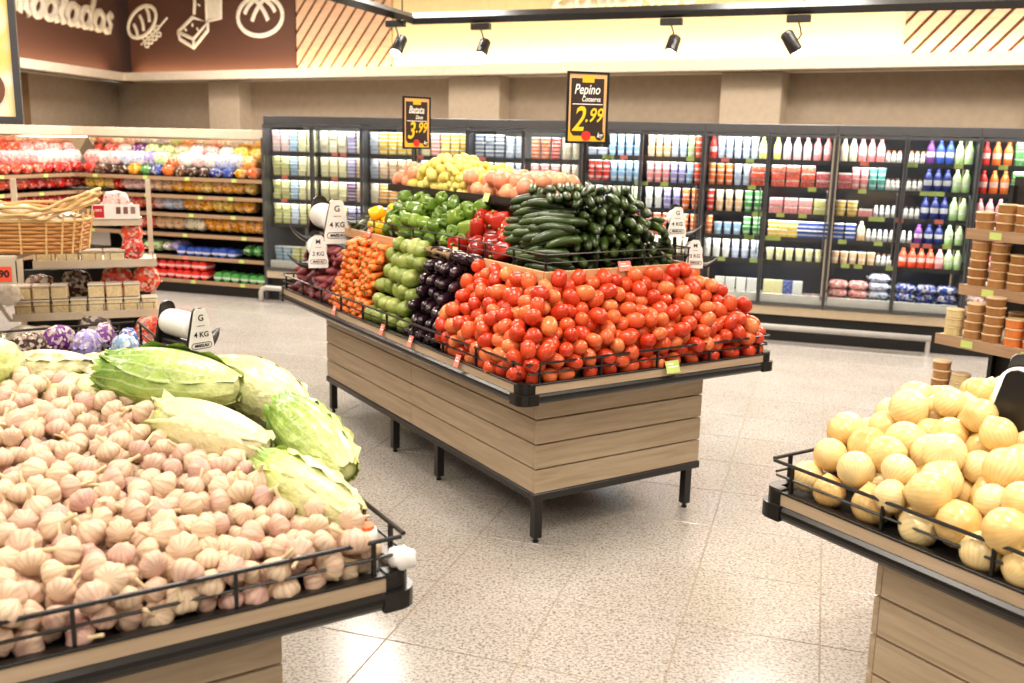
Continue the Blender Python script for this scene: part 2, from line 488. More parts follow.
# dark plank cladding on the left wall under the ledge
clad = thing('plank_cladding', 'dark brown diagonal plank cladding on the left wall under the ledge', 'wall cladding')
clad.matrix_world = ML
def clip_poly(poly, x0, x1, z0, z1):
    for ax, lim, sg in ((0, x0, 1), (0, x1, -1), (1, z0, 1), (1, z1, -1)):
        out = []
        for i in range(len(poly)):
            a, b = poly[i], poly[(i + 1) % len(poly)]
            da, db = (a[ax] - lim) * sg, (b[ax] - lim) * sg
            if da >= 0: out.append(a)
            if da * db < 0:
                t = da / (da - db); out.append((a[0] + t * (b[0] - a[0]), a[1] + t * (b[1] - a[1])))
        poly = out
        if len(poly) < 3: return []
    return poly
RXZ = Matrix(((1, 0, 0, 0), (0, 0, -1, 0), (0, 1, 0, 0), (0, 0, 0, 1)))  # (x, y, z) -> (x, -z, y): poly drawn in x,z, extruded towards -y
def diag_slats(parent, x0, x1, z0, z1, pitch, width, thick, y, mat, ang=45, name='slat', backing=None):
    if backing: put('backing', MB().box(x0, x1, y - .004, y + .02, z0, z1).mesh('backing', backing), parent)
    H = z1 - z0; t = math.tan(math.radians(ang)); dx = H / t
    x = x0 - dx
    while x < x1:
        p = clip_poly([(x, z0), (x + width, z0), (x + width + dx, z1), (x + dx, z1)], x0, x1, z0, z1)
        if len(p) >= 3:
            put(name, MB().prism(p, -(y - .004), -(y - .004) + thick, 0, RXZ).mesh(name, mat), parent)
        x += pitch
diag_slats(clad, -6.0, -1.9, 1.2, 2.59, 0.36, 0.34, 0.015, 0.672, plain('dark_plank', s(84, 62, 38), 0.7, var=0.2), -45 % 180, 'plank', plain('plank_joint', s(120, 92, 60), 0.8))

# brown bakery panel, slatted panels, icons and lettering on the upper wall
pan = thing('bakery_panel', 'dark brown wall panel with bread icons above the bread shelves', 'wall panel')
pan.matrix_world = MW
put('panel_board', MB().box(-0.05, 3.95, 0.2, 0.25, 2.67, CEILZ).mesh('panel_board', BROWNW), pan)
def arc(cx, cz, rx, rz, a0, a1, n=14):
    return [(cx + rx * math.cos(math.radians(a0 + (a1 - a0) * i / n)), cz + rz * math.sin(math.radians(a0 + (a1 - a0) * i / n))) for i in range(n + 1)]
def rotp(pts, cx, cz, deg):
    c, d = math.cos(math.radians(deg)), math.sin(math.radians(deg))
    return [(cx + (x - cx) * c - (z - cz) * d, cz + (x - cx) * d + (z - cz) * c) for x, z in pts]
YN = Vector((0, 1, 0))
def strokes(name, parent, lines, w, mat, y=0.19, closed=()):
    mb = MB()
    for i, l in enumerate(lines):
        mb.tube([(x, y, z) for x, z in l], w / 2, 6, 0, True, False, (YN, 0.5))
    return put(name, mb.mesh(name, mat, smooth=True), parent)
def icon_ellipse(cx, cz, rx, rz, rot): return rotp(arc(cx, cz, rx, rz, 0, 360, 28), cx, cz, rot)
# loaf with cuts and wheat ear
ls = [icon_ellipse(0.31, 3.60, 0.40, 0.23, 22)]
for k in range(3):
    ls.append(rotp([(0.02 + k * .22 + .10 * i / 6 + .03 * math.sin(math.pi * i / 6), 3.46 + .26 * i / 6) for i in range(7)], 0.31, 3.60, 40))
strokes('loaf_icon', pan, ls, 0.075, LETTERM)
ls = [[(0.25, 3.22), (0.62, 3.40), (0.98, 3.64)]]
for k in range(4):
    x, z = 0.36 + k * .11, 3.27 + k * .055
    ls.append(arc(x + .01, z + .05, .06, .035, 0, 330, 8)); ls.append(arc(x + .05, z - .06, .06, .035, 0, 330, 8))
strokes('wheat_icon', pan, ls, 0.04, LETTERM)
# sliced bread
ls = [[(1.24, 3.40), (1.62, 3.62), (1.98, 3.52), (1.62, 3.27), (1.24, 3.40)], [(1.24, 3.40), (1.28, 3.28), (1.62, 3.13), (1.98, 3.40), (1.98, 3.52)], [(1.62, 3.27), (1.62, 3.13)],
      [(1.66, 3.66), (1.70, 3.95), (1.62, 4.05), (1.82, 4.16), (2.02, 4.08), (1.97, 3.97), (1.97, 3.55)], [(1.97, 3.55), (2.30, 3.58), (2.32, 4.0), (2.36, 4.1), (2.0, 4.14)],
      [(1.42, 3.42), (1.44, 3.44)], [(1.6, 3.5), (1.62, 3.5)], [(1.72, 3.42), (1.74, 3.43)], [(1.78, 3.8), (1.79, 3.82)], [(1.84, 3.95), (1.85, 3.96)]]
strokes('sliced_bread_icon', pan, ls, 0.07, LETTERM)
put('bread_icon_fill', MB().prism([(2.0, 3.58), (2.30, 3.60), (2.36, 4.14), (2.02, 4.10)], -.2, -.18, 0, RXZ).mesh('bread_icon_fill', LETTERM), pan)
ls = [icon_ellipse(3.20, 3.57, 0.50, 0.30, 0)]
for x0, z0, x1, z1, bow in ((2.86, 3.62, 3.16, 3.86, .05), (3.02, 3.50, 3.34, 3.86, .04), (3.54, 3.62, 3.24, 3.86, -.05), (3.38, 3.50, 3.06, 3.86, -.04)):
    ls.append([(x0 + (x1 - x0) * i / 8 - bow * math.sin(math.pi * i / 8), z0 + (z1 - z0) * i / 8) for i in range(9)])
strokes('round_loaf_icon', pan, ls, 0.08, LETTERM)

def script_word(word, xh):
    """hand-drawn script strokes; returns lists of (x, z) and the total advance"""
    L, x = [], 0.0
    for ch in word:
        A = []
        if ch in 'oacdí': pass
        if ch == 'o': A, w = [arc(.35, .5, .32, .48, 60, 420)], .72
        elif ch == 'a': A, w = [arc(.36, .5, .32, .48, 60, 420), [(.70, 1.0), (.66, .25), (.78, 0.02), (.95, .12)]], .92
        elif ch == 'd': A, w = [arc(.36, .5, .32, .48, 60, 420), [(.78, 1.75), (.68, .3), (.78, 0.02), (.95, .12)]], .92
        elif ch == 'l': A, w = [[(.0, .3), (.30, 1.1), (.38, 1.65), (.26, 1.75), (.16, 1.4), (.16, .3), (.28, 0.02), (.48, .15)]], .46
        elif ch == 'b': A, w = [[(.0, .3), (.28, 1.1), (.34, 1.65), (.22, 1.75), (.12, 1.3), (.12, .1)], arc(.40, .48, .28, .46, 160, -160)], .74
        elif ch == 'm': A, w = [[(.05, 0), (.12, .95)], [(.12, .6), (.28, .98), (.42, .85), (.42, 0)], [(.42, .6), (.6, .98), (.74, .85), (.74, .1), (.84, 0), (.98, .15)]], 1.0
        elif ch == 'n': A, w = [[(.05, 0), (.12, .95)], [(.12, .6), (.32, .98), (.46, .85), (.46, .1), (.56, 0), (.7, .15)]], .7
        elif ch == 's': A, w = [[(.55, .85), (.38, 1.0), (.2, .8), (.5, .42), (.42, .05), (.2, 0), (.05, .15)]], .62
        elif ch == 't': A, w = [[(.22, 1.5), (.16, .3), (.26, 0.02), (.44, .15)], [(.0, 1.0), (.42, 1.02)]], .44
        elif ch in 'ií': A, w = [[(.14, .98), (.12, .2), (.22, 0.02), (.38, .15)], [(.18, 1.25), (.30 if ch == 'í' else .2, 1.5 if ch == 'í' else 1.28)]], .36
        elif ch == 'c': A, w = [arc(.4, .5, .36, .48, 50, 320)], .64
        elif ch == 'E': A, w = [[(.8, 1.55), (.5, 1.75), (.2, 1.45), (.5, 1.0), (.2, .7), (.12, .25), (.4, 0), (.85, .25)]], .95
        elif ch == 'L': A, w = [[(.1, 1.3), (.35, 1.7), (.55, 1.5), (.3, .4), (.05, .05), (.3, .12), (.6, 0), (.95, .2)]], 1.0
        for p in A: L.append([((px + x + pz * .22) * xh, pz * xh) for px, pz in p])
        x += w
    return L, x * xh
lt = thing('wall_lettering', 'cream script word Embalados mounted on the brown left wall panel', 'lettering')
lt.matrix_world = ML
SXW = 1.56
L, adv = script_word('Embalados', 0.31)
off = 0.10 - adv * SXW
x = 0
for ci, ch in enumerate('Embalados'):
    Lc, a = script_word(ch, 0.31)
    strokes('letter', lt, [[(px * SXW + off + x, pz + 3.42) for px, pz in l] for l in Lc], 0.14, LETTERM, 0.235)
    x += a * SXW
lt = thing('wall_lettering', 'white script word Laticínios high on the yellow wall above the fridges', 'lettering')
lt.matrix_world = MW
L, adv = script_word('Laticínios', 0.36)
x = 0
for ch in 'Laticínios':
    Lc, a = script_word(ch, 0.36)
    strokes('letter', lt, [[(px * 2.05 / adv + 8.52 + x, pz + 3.42) for px, pz in l] for l in Lc], 0.09, LETTERM, 0.235)
    x += a * 2.05 / adv
p1 = thing('slatted_panel', 'pale pink diagonal slatted wall panel beside the brown bakery panel', 'wall panel'); p1.matrix_world = MW
diag_slats(p1, 3.97, 5.85, 2.67, CEILZ, 0.235, 0.175, 0.03, 0.24, PINKWOOD, 48, 'slat', DKWOOD)
p2 = thing('slatted_panel', 'pale pink diagonal slatted wall panel at the right end of the yellow wall', 'wall panel'); p2.matrix_world = MW
diag_slats(p2, 12.98, 17.0, 2.67, CEILZ, 0.19, 0.14, 0.03, 0.24, PINKWOOD, 48, 'slat', DKWOOD)
# cove lights lying in the ledge trough (LED strips behind the lip)
def cove(M, x0, x1, power, color):
    d = bpy.data.lights.new('cove_light', 'AREA'); d.shape = 'RECTANGLE'; d.size = x1 - x0; d.size_y = 0.05; d.energy = power; d.color = color
    o = bpy.data.objects.new('cove_light', d); COL.objects.link(o)
    o.matrix_world = M @ Matrix.Translation(((x0 + x1) / 2, 0.07, 2.68)) @ Matrix.Rotation(math.radians(180 - 30), 4, 'X')
cove(MW, 0.1, 5.9, 26, (1, 0.72, 0.42))
cove(MW, 5.9, 13.0, 52, (1, 0.86, 0.6))
cove(MW, 13.0, 18.0, 36, (1, 0.8, 0.58))
cove(ML, -6, -0.1, 24, (1, 0.72, 0.45))

# lighting track with spot lamps
TA = np.array([-1.06, 10.07]); TB = np.array([5.9, 7.15])
track = thing('lighting_track', 'black ceiling track frame carrying spot lamps above the fridges', 'track')
put('track_rail', MB().tube([(TA[0], TA[1], 2.89), (TB[0], TB[1], 2.89)], 0.055, 4).mesh('track_rail', BLACK), track)
put('track_rail', MB().tube([(TA[0], TA[1], 2.89), (-2.2, 6.6, 2.89)], 0.05, 4).mesh('track_rail', BLACK), track)
for p in ((TA[0] - .1, TA[1] - .02), (2.4, 8.62)):
    put('hanger_wire', MB().tube([(p[0], p[1], 2.9), (p[0], p[1], CEILZ)], 0.008, 5).mesh('hanger_wire', BLACK), track)
lamp_me = MB().lathe([(0.0, 0), (0.05, 0), (0.052, 0.02), (0.05, 0.15), (0.03, 0.17), (0, 0.17)], 16).mesh('lamp_body', BLACK, smooth=True)
lens_me = MB().lathe([(0.0, -0.004), (0.044, -0.004), (0.044, 0.003), (0, 0.003)], 16).mesh('lens', LAMP)
adap_me = MB().box(-.1, .1, -.03, .03, 0.0, 0.06, 0, 0.004).mesh('adapter', BLACK)
brk_me = MB().tube([(0, 0, 0.0), (0.02, 0, -0.05), (0.03, 0, -.1), (0.0, 0, -.15)], 0.008, 6).mesh('bracket', BLACK)
TD = (TB - TA) / np.linalg.norm(TB - TA)
for i, (px, tilt, lab) in enumerate(((0.02, (-0.6, 0.1), 'black spot lamp at the corner of the lighting track'), (0.75, (-0.65, 0.0), 'black spot lamp second along the track, glowing above the slatted panel'),
                                      (2.62, (-0.65, 0.1), 'black spot lamp glowing between the two price signs'), (3.72, (0.2, -0.55), 'black spot lamp tilted sideways at the right of the track'))):
    c = TA + TD * px
    if i == 0: c = TA + np.array([-0.12, -0.38])
    t = thing('spot_lamp', lab, 'lamp', (c[0], c[1], 2.77), math.atan2(TD[1], TD[0]), 'spot lamps on the track')
    put('adapter', adap_me, t)
    put('bracket', brk_me, t)
    h = put('lamp_head', lamp_me, t, (0, 0, -.24), (tilt[0], tilt[1], 0), (1.15, 1.15, 1.15))
    put('lens', lens_me, h)

# hanging light sign, top left
HS = np.array([-2.50, 4.9])
hs = thing('hanging_sign', 'hanging framed poster sign with yellow picture at the top left corner', 'sign', (HS[0], HS[1], 0), math.radians(20))
put('frame', MB().box(-0.9, 0.06, -0.03, 0.03, 1.765, 1.80).box(-.9, .06, -.03, .03, 2.95, 2.99).box(0.03, 0.06, -.03, .03, 1.8, 2.95).box(-.9, -.87, -.03, .03, 1.8, 2.95).mesh('frame', GREYM), hs)
m, nt, bs = nm('poster_print')
tc = node(nt, 'ShaderNodeTexCoord'); nz = node(nt, 'ShaderNodeTexNoise', Scale=3.0, Detail=3.0); link(nt, tc.outputs['Object'], nz.inputs['Vector'])
r = ramp(nt, [(0.3, s(250, 226, 170)), (0.45, s(246, 214, 120)), (0.55, s(250, 240, 220)), (0.7, s(226, 176, 120))]); link(nt, nz.outputs['Fac'], r.inputs[0])
link(nt, r.outputs[0], bs.inputs['Base Color']); link(nt, r.outputs[0], bs.inputs['Emission Color']); bs.inputs['Emission Strength'].default_value = 0.2
put('poster', MB().box(-0.87, 0.03, -0.012, 0.012, 1.8, 2.95).mesh('poster', m), hs)
put('print_bar', MB().box(-0.5, -0.10, -0.016, -0.012, 2.05, 2.62).mesh('print_bar', plain('sign_soft_brown', s(150, 96, 66), 0.6)), hs)
put('print_circle', MB().prism(arc(-0.115, 1.93, 0.105, 0.105, 0, 345, 23), 0.014, 0.02, 0, RXZ).mesh('print_circle', plain('sign_mid_brown', s(128, 84, 62), 0.6)), hs)

def text_mesh(txt, size, mat, shear=0.0, off=0.0, ext=0.0015, sx=1.0, align='CENTER'):
    cu = bpy.data.curves.new('txt', 'FONT')
    cu.body, cu.size, cu.shear, cu.offset, cu.extrude = txt, size, shear, off, ext
    cu.align_x, cu.align_y = align, 'CENTER'
    cu.resolution_u = 3
    ob = bpy.data.objects.new('txt', cu); COL.objects.link(ob)
    me = bpy.data.meshes.new_from_object(ob.evaluated_get(bpy.context.evaluated_depsgraph_get()))
    bpy.data.objects.remove(ob); bpy.data.curves.remove(cu)
    me.materials.clear(); me.materials.append(mat)
    M = Matrix.Rotation(math.radians(90), 4, 'X') @ Matrix.Diagonal((sx, 1, 1, 1))   # stands upright facing -y
    me.transform(M)
    return me
# text meshes are made early, while the scene is small
put('print_text', text_mesh('0g', 0.11, TEXTW, 0.25, 0.003), hs, (-0.11, -0.022, 1.93))
T_G = text_mesh('G', 0.030, TEXTM, 0, 0.0004, 0.0004); T_M = text_mesh('M', 0.030, TEXTM, 0, 0.0006, 0.0004)
T_4 = text_mesh('4 KG', 0.026, TEXTM, 0, 0.0004, 0.0004); T_2 = text_mesh('2 KG', 0.026, TEXTM, 0, 0.0004, 0.0004)
T_LOGO = text_mesh('MAKLAU', 0.0135, TEXTM, 0.2, 0.0006, 0.0004)
T_DASH = MB().box(-.014, .014, -.0005, .0005, -.0008, .0008).mesh('dash', TEXTM)
T_PILL = MB().tube([(x, 0, z) for x, z in [(-.028, .010), (.028, .010)] + arc(.028, 0, .010, .010, 80, -80, 6) + [(.028, -.010), (-.028, -.010)] + arc(-.028, 0, .010, .010, 260, 100, 6)], 0.0011, 4, closed=True).mesh('logo_outline', TEXTM)
SIGN_T = {'a': [text_mesh('Pepino', 0.062, TEXTW, 0.25, 0.0008, 0.0006, 0.72), text_mesh('Conserva', 0.032, TEXTW, 0.25, 0.0005, 0.0006, 0.72), text_mesh('2', 0.155, TEXTY, 0.3, 0.002, 0.0006, 0.75), text_mesh('.99', 0.088, TEXTY, 0.3, 0.0012, 0.0006, 0.78)],
          'b': [text_mesh('Batata', 0.062, TEXTW, 0.25, 0.0008, 0.0006, 0.72), text_mesh('Doce', 0.032, TEXTW, 0.25, 0.0005, 0.0006, 0.72), text_mesh('3', 0.14, TEXTY, 0.3, 0.002, 0.0006, 0.75), text_mesh('.99', 0.088, TEXTY, 0.3, 0.0012, 0.0006, 0.78)]}
T_KG = text_mesh('kg', 0.03, TEXTW, 0.25, 0.0006, 0.0006)
T_RED = text_mesh('OFERTA', 0.035, TEXTW, 0, 0.001, 0.0006)
T_NUM = text_mesh('90', 0.05, TEXTM, 0, 0.0015, 0.0008)

# ------------------------------------------------------------------ produce stands
TH = math.radians(32.345)
EB = np.array([math.cos(TH), math.sin(TH)]); EA = np.array([-math.sin(TH), math.cos(TH)])
SW, SL, OV = 1.4202, 2.8815, 0.2333     # tray width (along B), tray length (along A), overhang
ZB, Z0, ZG = 0.713, 0.238, 0.112
TC = np.array([0.0408, 3.6780]); TR = np.array([0.7534, 2.6274]) - EA * SL + EA * .03 - EB * .03; TL = np.array([-0.2341, 2.0004]) - EB * SW + EB * .045
slat_mesh = {}
def slat_for(length):
    k = round(length, 3)
    if k not in slat_mesh:
        slat_mesh[k] = MB().box(-k / 2, k / 2, -.009, .009, 0, ZG - .007, 0, .0015).mesh('slat', SLAT)
    return slat_mesh[k]
def make_stand(label, T, decks, ovs=(OV, OV)):
    """local x = B, local y = A, origin at the tray's near corner"""
    r = thing('produce_stand', label, 'display stand', (T[0], T[1], 0), TH, 'slatted produce stands')
    ob, oa = ovs
    x0, x1, y0, y1 = ob, SW - ob, oa, SL - oa
    fr = MB()
    for (a, b, c, d) in ((x0 - .006, x1 + .006, y0 - .006, y0 + .034), (x0 - .006, x1 + .006, y1 - .034, y1 + .006), (x0 - .006, x0 + .034, y0 + .034, y1 - .034), (x1 - .034, x1 + .006, y0 + .034, y1 - .034)):
        fr.box(a, b, c, d, Z0 - .036, Z0 - .002, 0, .003)
    put('base_frame', fr.mesh('base_frame', BLACK), r)
    leg = MB().box(-.02, .02, -.02, .02, 0.022, Z0 - .034, 0, .002).mesh('leg', BLACK)
    ft = MB().lathe([(0, 0), (.014, 0), (.014, .008), (.009, .01), (.009, .024)], 10).mesh('levelling_foot', BLACK)
    for yy in (0.026, 0.94, 1.47, y1 - y0 - .026):
        for xx in (0.03, x1 - x0 - .05):
            l = put('leg', leg, r, (x0 + xx, y0 + yy, 0)); put('levelling_foot', ft, l)
    # slats, four rows; the long sides are two boards long
    for k in range(4):
        z = Z0 + k * ZG
        for yy, rz in ((y0 + .009, 0), (y1 - .009, math.pi)):
            put('slat', slat_for(x1 - x0), r, ((x0 + x1) / 2, yy, z), (0, 0, rz))
        hl = (y1 - y0) / 2
        for xx, rz in ((x0 + .009, -math.pi / 2), (x1 - .009, math.pi / 2)):
            for h in (0, 1):
                put('slat', slat_for(hl - .021), r, (xx, y0 + hl / 2 + h * hl + (.009 if h == 0 else -.009), z), (0, 0, rz))
    put('inner_carcass', MB().box(x0 + .025, x1 - .025, y0 + .025, y1 - .025, Z0, ZB + .02).mesh('inner_carcass', DARK), r)
    # tray: deck, fascias, bumper rails, caps
    put('tray_deck', MB().box(.03, SW - .03, .03, SL - .03, ZB + .035, ZB + .06).mesh('tray_deck', BLACK), r)
    prof = [(-.0, .0), (.012, .004), (.02, .014), (.022, .024), (.02, .034), (.010, .043), (0, .045)]
    def bumper(L):
        mb = MB(); n = len(prof)
        for a in (0, 1):
            mb.v += [((.07 if a == 0 else L - .07), .024 - p[0], ZB + p[1]) for p in prof]
        mb.f += [(i, n + i, n + i + 1, i + 1) for i in range(n - 1)] + [tuple(range(n)), tuple(range(2 * n - 1, n - 1, -1)), (n - 1, 2 * n - 1, n, 0)]
        mb.m += [0] * (n + 2)
        return mb.mesh('bumper_rail', BLACKP, smooth=False, merge=True)
    def fascia(L): return MB().box(.06, L - .06, .014, .03, ZB + .045, ZB + .079).mesh('fascia', FASC)
    def edge(L): return MB().box(.05, L - .05, .010, .034, ZB + .079, ZB + .086, 0, .001).mesh('tray_edge', BLACK)
    def fence(L):
        mb = MB()
        mb.tube([(.035, .022, ZB + .165), (L - .035, .022, ZB + .165)], .0055, 8)
        mb.tube([(.045, .024, ZB + .125), (L - .045, .024, ZB + .125)], .0038, 6)
        n = max(2, int(L / .32))
        for i in range(n + 1):
            x = .10 + (L - .2) * i / n
            mb.box(x - .004, x + .004, .019, .029, ZB + .08, ZB + .165)
        return mb.mesh('wire_fence', BLACK)
    ms = {}
    for L in (SW, SL): ms[L] = (bumper(L), fascia(L), edge(L), fence(L))
    for loc, rz, L in (((0, 0, 0), 0, SW), ((SW, 0, 0), math.pi / 2, SL), ((SW, SL, 0), math.pi, SW), ((0, SL, 0), -math.pi / 2, SL)):
        for nme, me in zip(('bumper_rail', 'fascia', 'tray_edge', 'wire_fence'), ms[L]):
            put(nme, me, r, loc, (0, 0, rz))
    cap = MB()
    def rr(e, R): return [(R + (e - R) * 0 - R * math.cos(math.radians(a)) + e * 0, R - R * math.sin(math.radians(a))) for a in range(0, 91, 15)]
    outer = [(-.001 + p[0], -.001 + p[1]) for p in rr(0, .045)]
    cap.prism(outer + [(.085, -.001), (.085, .04), (.04, .085), (-.001, .085)][:1] + [(.085, .045), (.045, .045), (.045, .085), (-.001, .085)], ZB + .001, ZB + .045)
    inner = [(.012 + p[0], .012 + p[1]) for p in rr(0, .035)]
    cap.prism(inner + [(.075, .012), (.075, .045), (.045, .045), (.045, .075), (.012, .075)], ZB + .045, ZB + .09)
    cm = cap.mesh('corner_cap', BLACKP)
    for loc, rz in (((0, 0, 0), 0), ((SW, 0, 0), math.pi / 2), ((SW, SL, 0), math.pi), ((0, SL, 0), -math.pi / 2)):
        put('corner_cap', cm, r, loc, (0, 0, rz))
    return r
st_c = make_stand('slatted wooden produce stand in the centre carrying tomatoes and cucumbers', TC, 0)
st_l = make_stand('slatted wooden produce stand at the left front carrying garlic and cabbages', TL, 0, (0.27, 0.15))
st_r = make_stand('slatted wooden produce stand at the right front carrying pale onions', TR, 0, (0.12, 0.33))
ZD = ZB + .06   # tray deck top
# centre stand: ramp under the tomatoes, upper tray, top shelf
def ring_floor(a, b):
    sd = np.minimum(np.minimum(a, b), SW - b)
    return ZD + np.clip(sd - .07, 0, .22) * 1.25
UP = 0.30; UZ = 1.155
mb = MB()
mb.add([(.07, .07, ZD), (SW - .07, .07, ZD), (SW - .29, .29, ZD + .275), (.29, .29, ZD + .275), (.07, .80, ZD), (.29, .80, ZD + .275), (SW - .07, .8, ZD), (SW - .29, .8, ZD + .275)],
       [(0, 1, 2, 3), (0, 3, 5, 4), (1, 6, 7, 2)])
put('tray_ramp', mb.mesh('tray_ramp', DARK), st_c)
put('upper_carcass', MB().box(UP + .03, SW - UP - .03, UP + .03, SL - UP - .03, ZD, UZ).mesh('upper_carcass', DARK), st_c)
put('upper_deck', MB().box(UP + .012, SW - UP - .012, UP + .012, SL - UP - .012, UZ, UZ + .012).mesh('upper_deck', BLACK), st_c)
ux, uy = SW - 2 * UP, SL - 2 * UP
def upboard(L): return MB().box(-L / 2, L / 2, -.008, .008, 0, .052, 0, .002).mesh('tray_board', BOARD)
put('tray_board', upboard(ux), st_c, (SW / 2, UP, UZ - .008)); put('tray_board', upboard(ux), st_c, (SW / 2, SL - UP, UZ - .008))
for xx in (UP, SW - UP):
    for h in range(2): put('tray_board', upboard(uy / 2 - .01), st_c, (xx, UP + uy / 4 + .002 + h * uy / 2, UZ - .008), (0, 0, math.pi / 2))
def upfence(L):
    mb = MB().tube([(-L / 2, 0, .115), (L / 2, 0, .115)], .0035, 6).tube([(-L / 2, 0, .08), (L / 2, 0, .08)], .0025, 6)
    n = max(2, int(L / .25))
    for i in range(n + 1):
        x = -L / 2 + .01 + (L - .02) * i / n; mb.box(x - .003, x + .003, -.003, .003, .04, .115)
    return mb.mesh('wire_fence', BLACK)
fa, fb = upfence(ux), upfence(uy)
put('wire_fence', fa, st_c, (SW / 2, UP + .006, UZ)); put('wire_fence', fa, st_c, (SW / 2, SL - UP - .006, UZ))
put('wire_fence', fb, st_c, (UP + .006, SL / 2, UZ), (0, 0, math.pi / 2)); put('wire_fence', fb, st_c, (SW - UP - .006, SL / 2, UZ), (0, 0, math.pi / 2))
TX0, TX1, TY0, TY1, TZ = 0.50, 0.92, 0.80, 2.30, 1.44
put('top_shelf', MB().box(TX0, TX1, TY0, TY1, TZ - .012, TZ).box(TX0, TX0 + .01, TY0, TY1, TZ - .012, TZ + .03).box(TX1 - .01, TX1, TY0, TY1, TZ - .012, TZ + .03).box(TX0 + .01, TX1 - .01, TY0, TY0 + .01, TZ, TZ + .03).box(TX0 + .01, TX1 - .01, TY1 - .01, TY1, TZ, TZ + .03).mesh('top_shelf', BLACK), st_c)
put('top_support', MB().box(TX0 + .06, TX1 - .06, TY0 + .06, TY1 - .06, UZ + .012, TZ - .012).mesh('top_support', DARK), st_c)
# sloping peppers' board at the long left side of the upper tray
put('pepper_ramp', MB().add([(UP + .03, .84, UZ + .012), (UP + .03, 2.5, UZ + .012), (TX0 + .02, 2.5, UZ + .085), (TX0 + .02, .84, UZ + .085)], [(0, 1, 2, 3)]).mesh('pepper_ramp', DARK), st_c)

def price_card(parent, loc, rz, mat, w=.05, h=.04, tilt=-.35):
    me = MB().box(-w / 2, w / 2, -.001, .001, -h / 2, h / 2).box(-w * .36, w * .36, -.0016, -.001, -h * .05, h * .05, 1).box(-w * .36, w * .1, -.0016, -.001, h * .2, h * .28, 1).mesh('price_card', [mat, TEXTW])
    return put('price_card', me, parent, loc, (tilt, 0, rz), label=None)
for a in (0.52, 0.98, 1.30, 1.93):   # along the long left side (faces -x)
    price_card(st_c, (.0, a, ZB + .085), -math.pi / 2, PINKTAG, .04, .055)
price_card(st_c, (0.78, .002, ZB + .085), 0, GREENTAG, .075, .055)
price_card(st_c, (0.72, UP - .012, UZ + .05), 0, PINKTAG, .07, .045)
price_card(st_c, (UP - .012, 1.08, UZ + .045), -math.pi / 2, GREENTAG, .05, .05)
for a in (1.52, 2.1): price_card(st_c, (UP - .012, a, UZ + .045), -math.pi / 2, PINKTAG, .055, .05)
price_card(st_c, (TX0 - .004, 1.13, TZ + .02), -math.pi / 2, GREENTAG, .055, .045)

# ------------------------------------------------------------------ produce: prototypes
def blob(nu, nv, fn, mats, smooth=True, name='m'):
    """closed surface from fn(u angle, t 0..1) -> (x, y, z)"""
    v, f = [], []
    for j in range(nv + 1):
        for i in range(nu):
            v.append(fn(2 * math.pi * i / nu, j / nv))
    for j in range(nv):
        for i in range(nu):
            k = (i + 1) % nu
            f.append((j * nu + i, j * nu + k, (j + 1) * nu + k, (j + 1) * nu + i))
    mb = MB().add(v, f)
    return mb.mesh(name, mats, smooth, merge=True)
def sph(a, t, rx, ry, rz, pw=1.0):
    ph = math.pi * t
    r = math.sin(ph) ** pw
    return (rx * r * math.cos(a), ry * r * math.sin(a), -rz * math.cos(ph))

TOM = skin('tomato_skin', [(0.0, s(184, 40, 18)), (0.3, s(202, 64, 30)), (0.55, s(214, 90, 46)), (0.8, s(222, 118, 64)), (0.97, s(226, 142, 84)), (1.0, s(180, 150, 70))], 0.24, 14, 0.75)
GAR = skin('garlic_skin', [(0.0, s(226, 204, 164)), (0.3, s(222, 200, 168)), (0.5, s(218, 192, 162)), (0.7, s(208, 172, 152)), (0.88, s(184, 134, 134)), (1.0, s(150, 96, 110))], 0.5, 30, 0.5, 0.2, 60, (13, s(164, 108, 112), 0.34))
GARS = skin('garlic_stem', [(0.0, s(226, 206, 168)), (1.0, s(206, 180, 136))], 0.6)
ONI = skin('onion_skin', [(0.0, s(234, 220, 174)), (0.35, s(232, 210, 154)), (0.6, s(226, 194, 128)), (0.85, s(214, 164, 92)), (1.0, s(206, 206, 150))], 0.28, 18, 0.45, 0.08, 50, (24, s(200, 152, 88), 0.28))
ONIP = skin('pink_onion_skin', [(0.0, s(236, 176, 130)), (0.5, s(230, 150, 112)), (1.0, s(220, 120, 96))], 0.35, 14, 0.55, 0, 50, (9, s(206, 110, 80), 0.35))
CUC = skin('cucumber_skin', [(0.0, s(32, 46, 16)), (0.5, s(44, 62, 22)), (0.8, s(62, 82, 30)), (1.0, s(96, 118, 50))], 0.32, 22, 0.5, 0.2, 90)
EGG = skin('eggplant_skin', [(0.0, s(26, 14, 22)), (0.7, s(40, 18, 30)), (1.0, s(64, 30, 36))], 0.12, 10, 0.6, spec=0.7)
EGGC = skin('eggplant_calyx', [(0.0, s(110, 96, 60)), (1.0, s(140, 104, 70))], 0.6)
CHA = skin('chayote_skin', [(0.0, s(104, 120, 48)), (0.5, s(134, 148, 68)), (1.0, s(170, 178, 98))], 0.35, 10, 0.6, 0.3, 30)
CAR = skin('carrot_skin', [(0.0, s(228, 104, 30)), (0.6, s(238, 124, 46)), (1.0, s(244, 150, 74))], 0.4, 20, 0.6, 0.15, 60)
CARC = skin('carrot_crown', [(0.0, s(120, 130, 50)), (1.0, s(160, 120, 60))], 0.7)
SWP = skin('sweet_potato_skin', [(0.0, s(110, 42, 48)), (0.5, s(136, 58, 62)), (1.0, s(164, 86, 82))], 0.5, 16, 0.5, 0.3, 50)
PEPG = skin('green_pepper_skin', [(0.0, s(62, 92, 22)), (0.5, s(96, 128, 38)), (1.0, s(144, 168, 68))], 0.2, 10, 0.6)
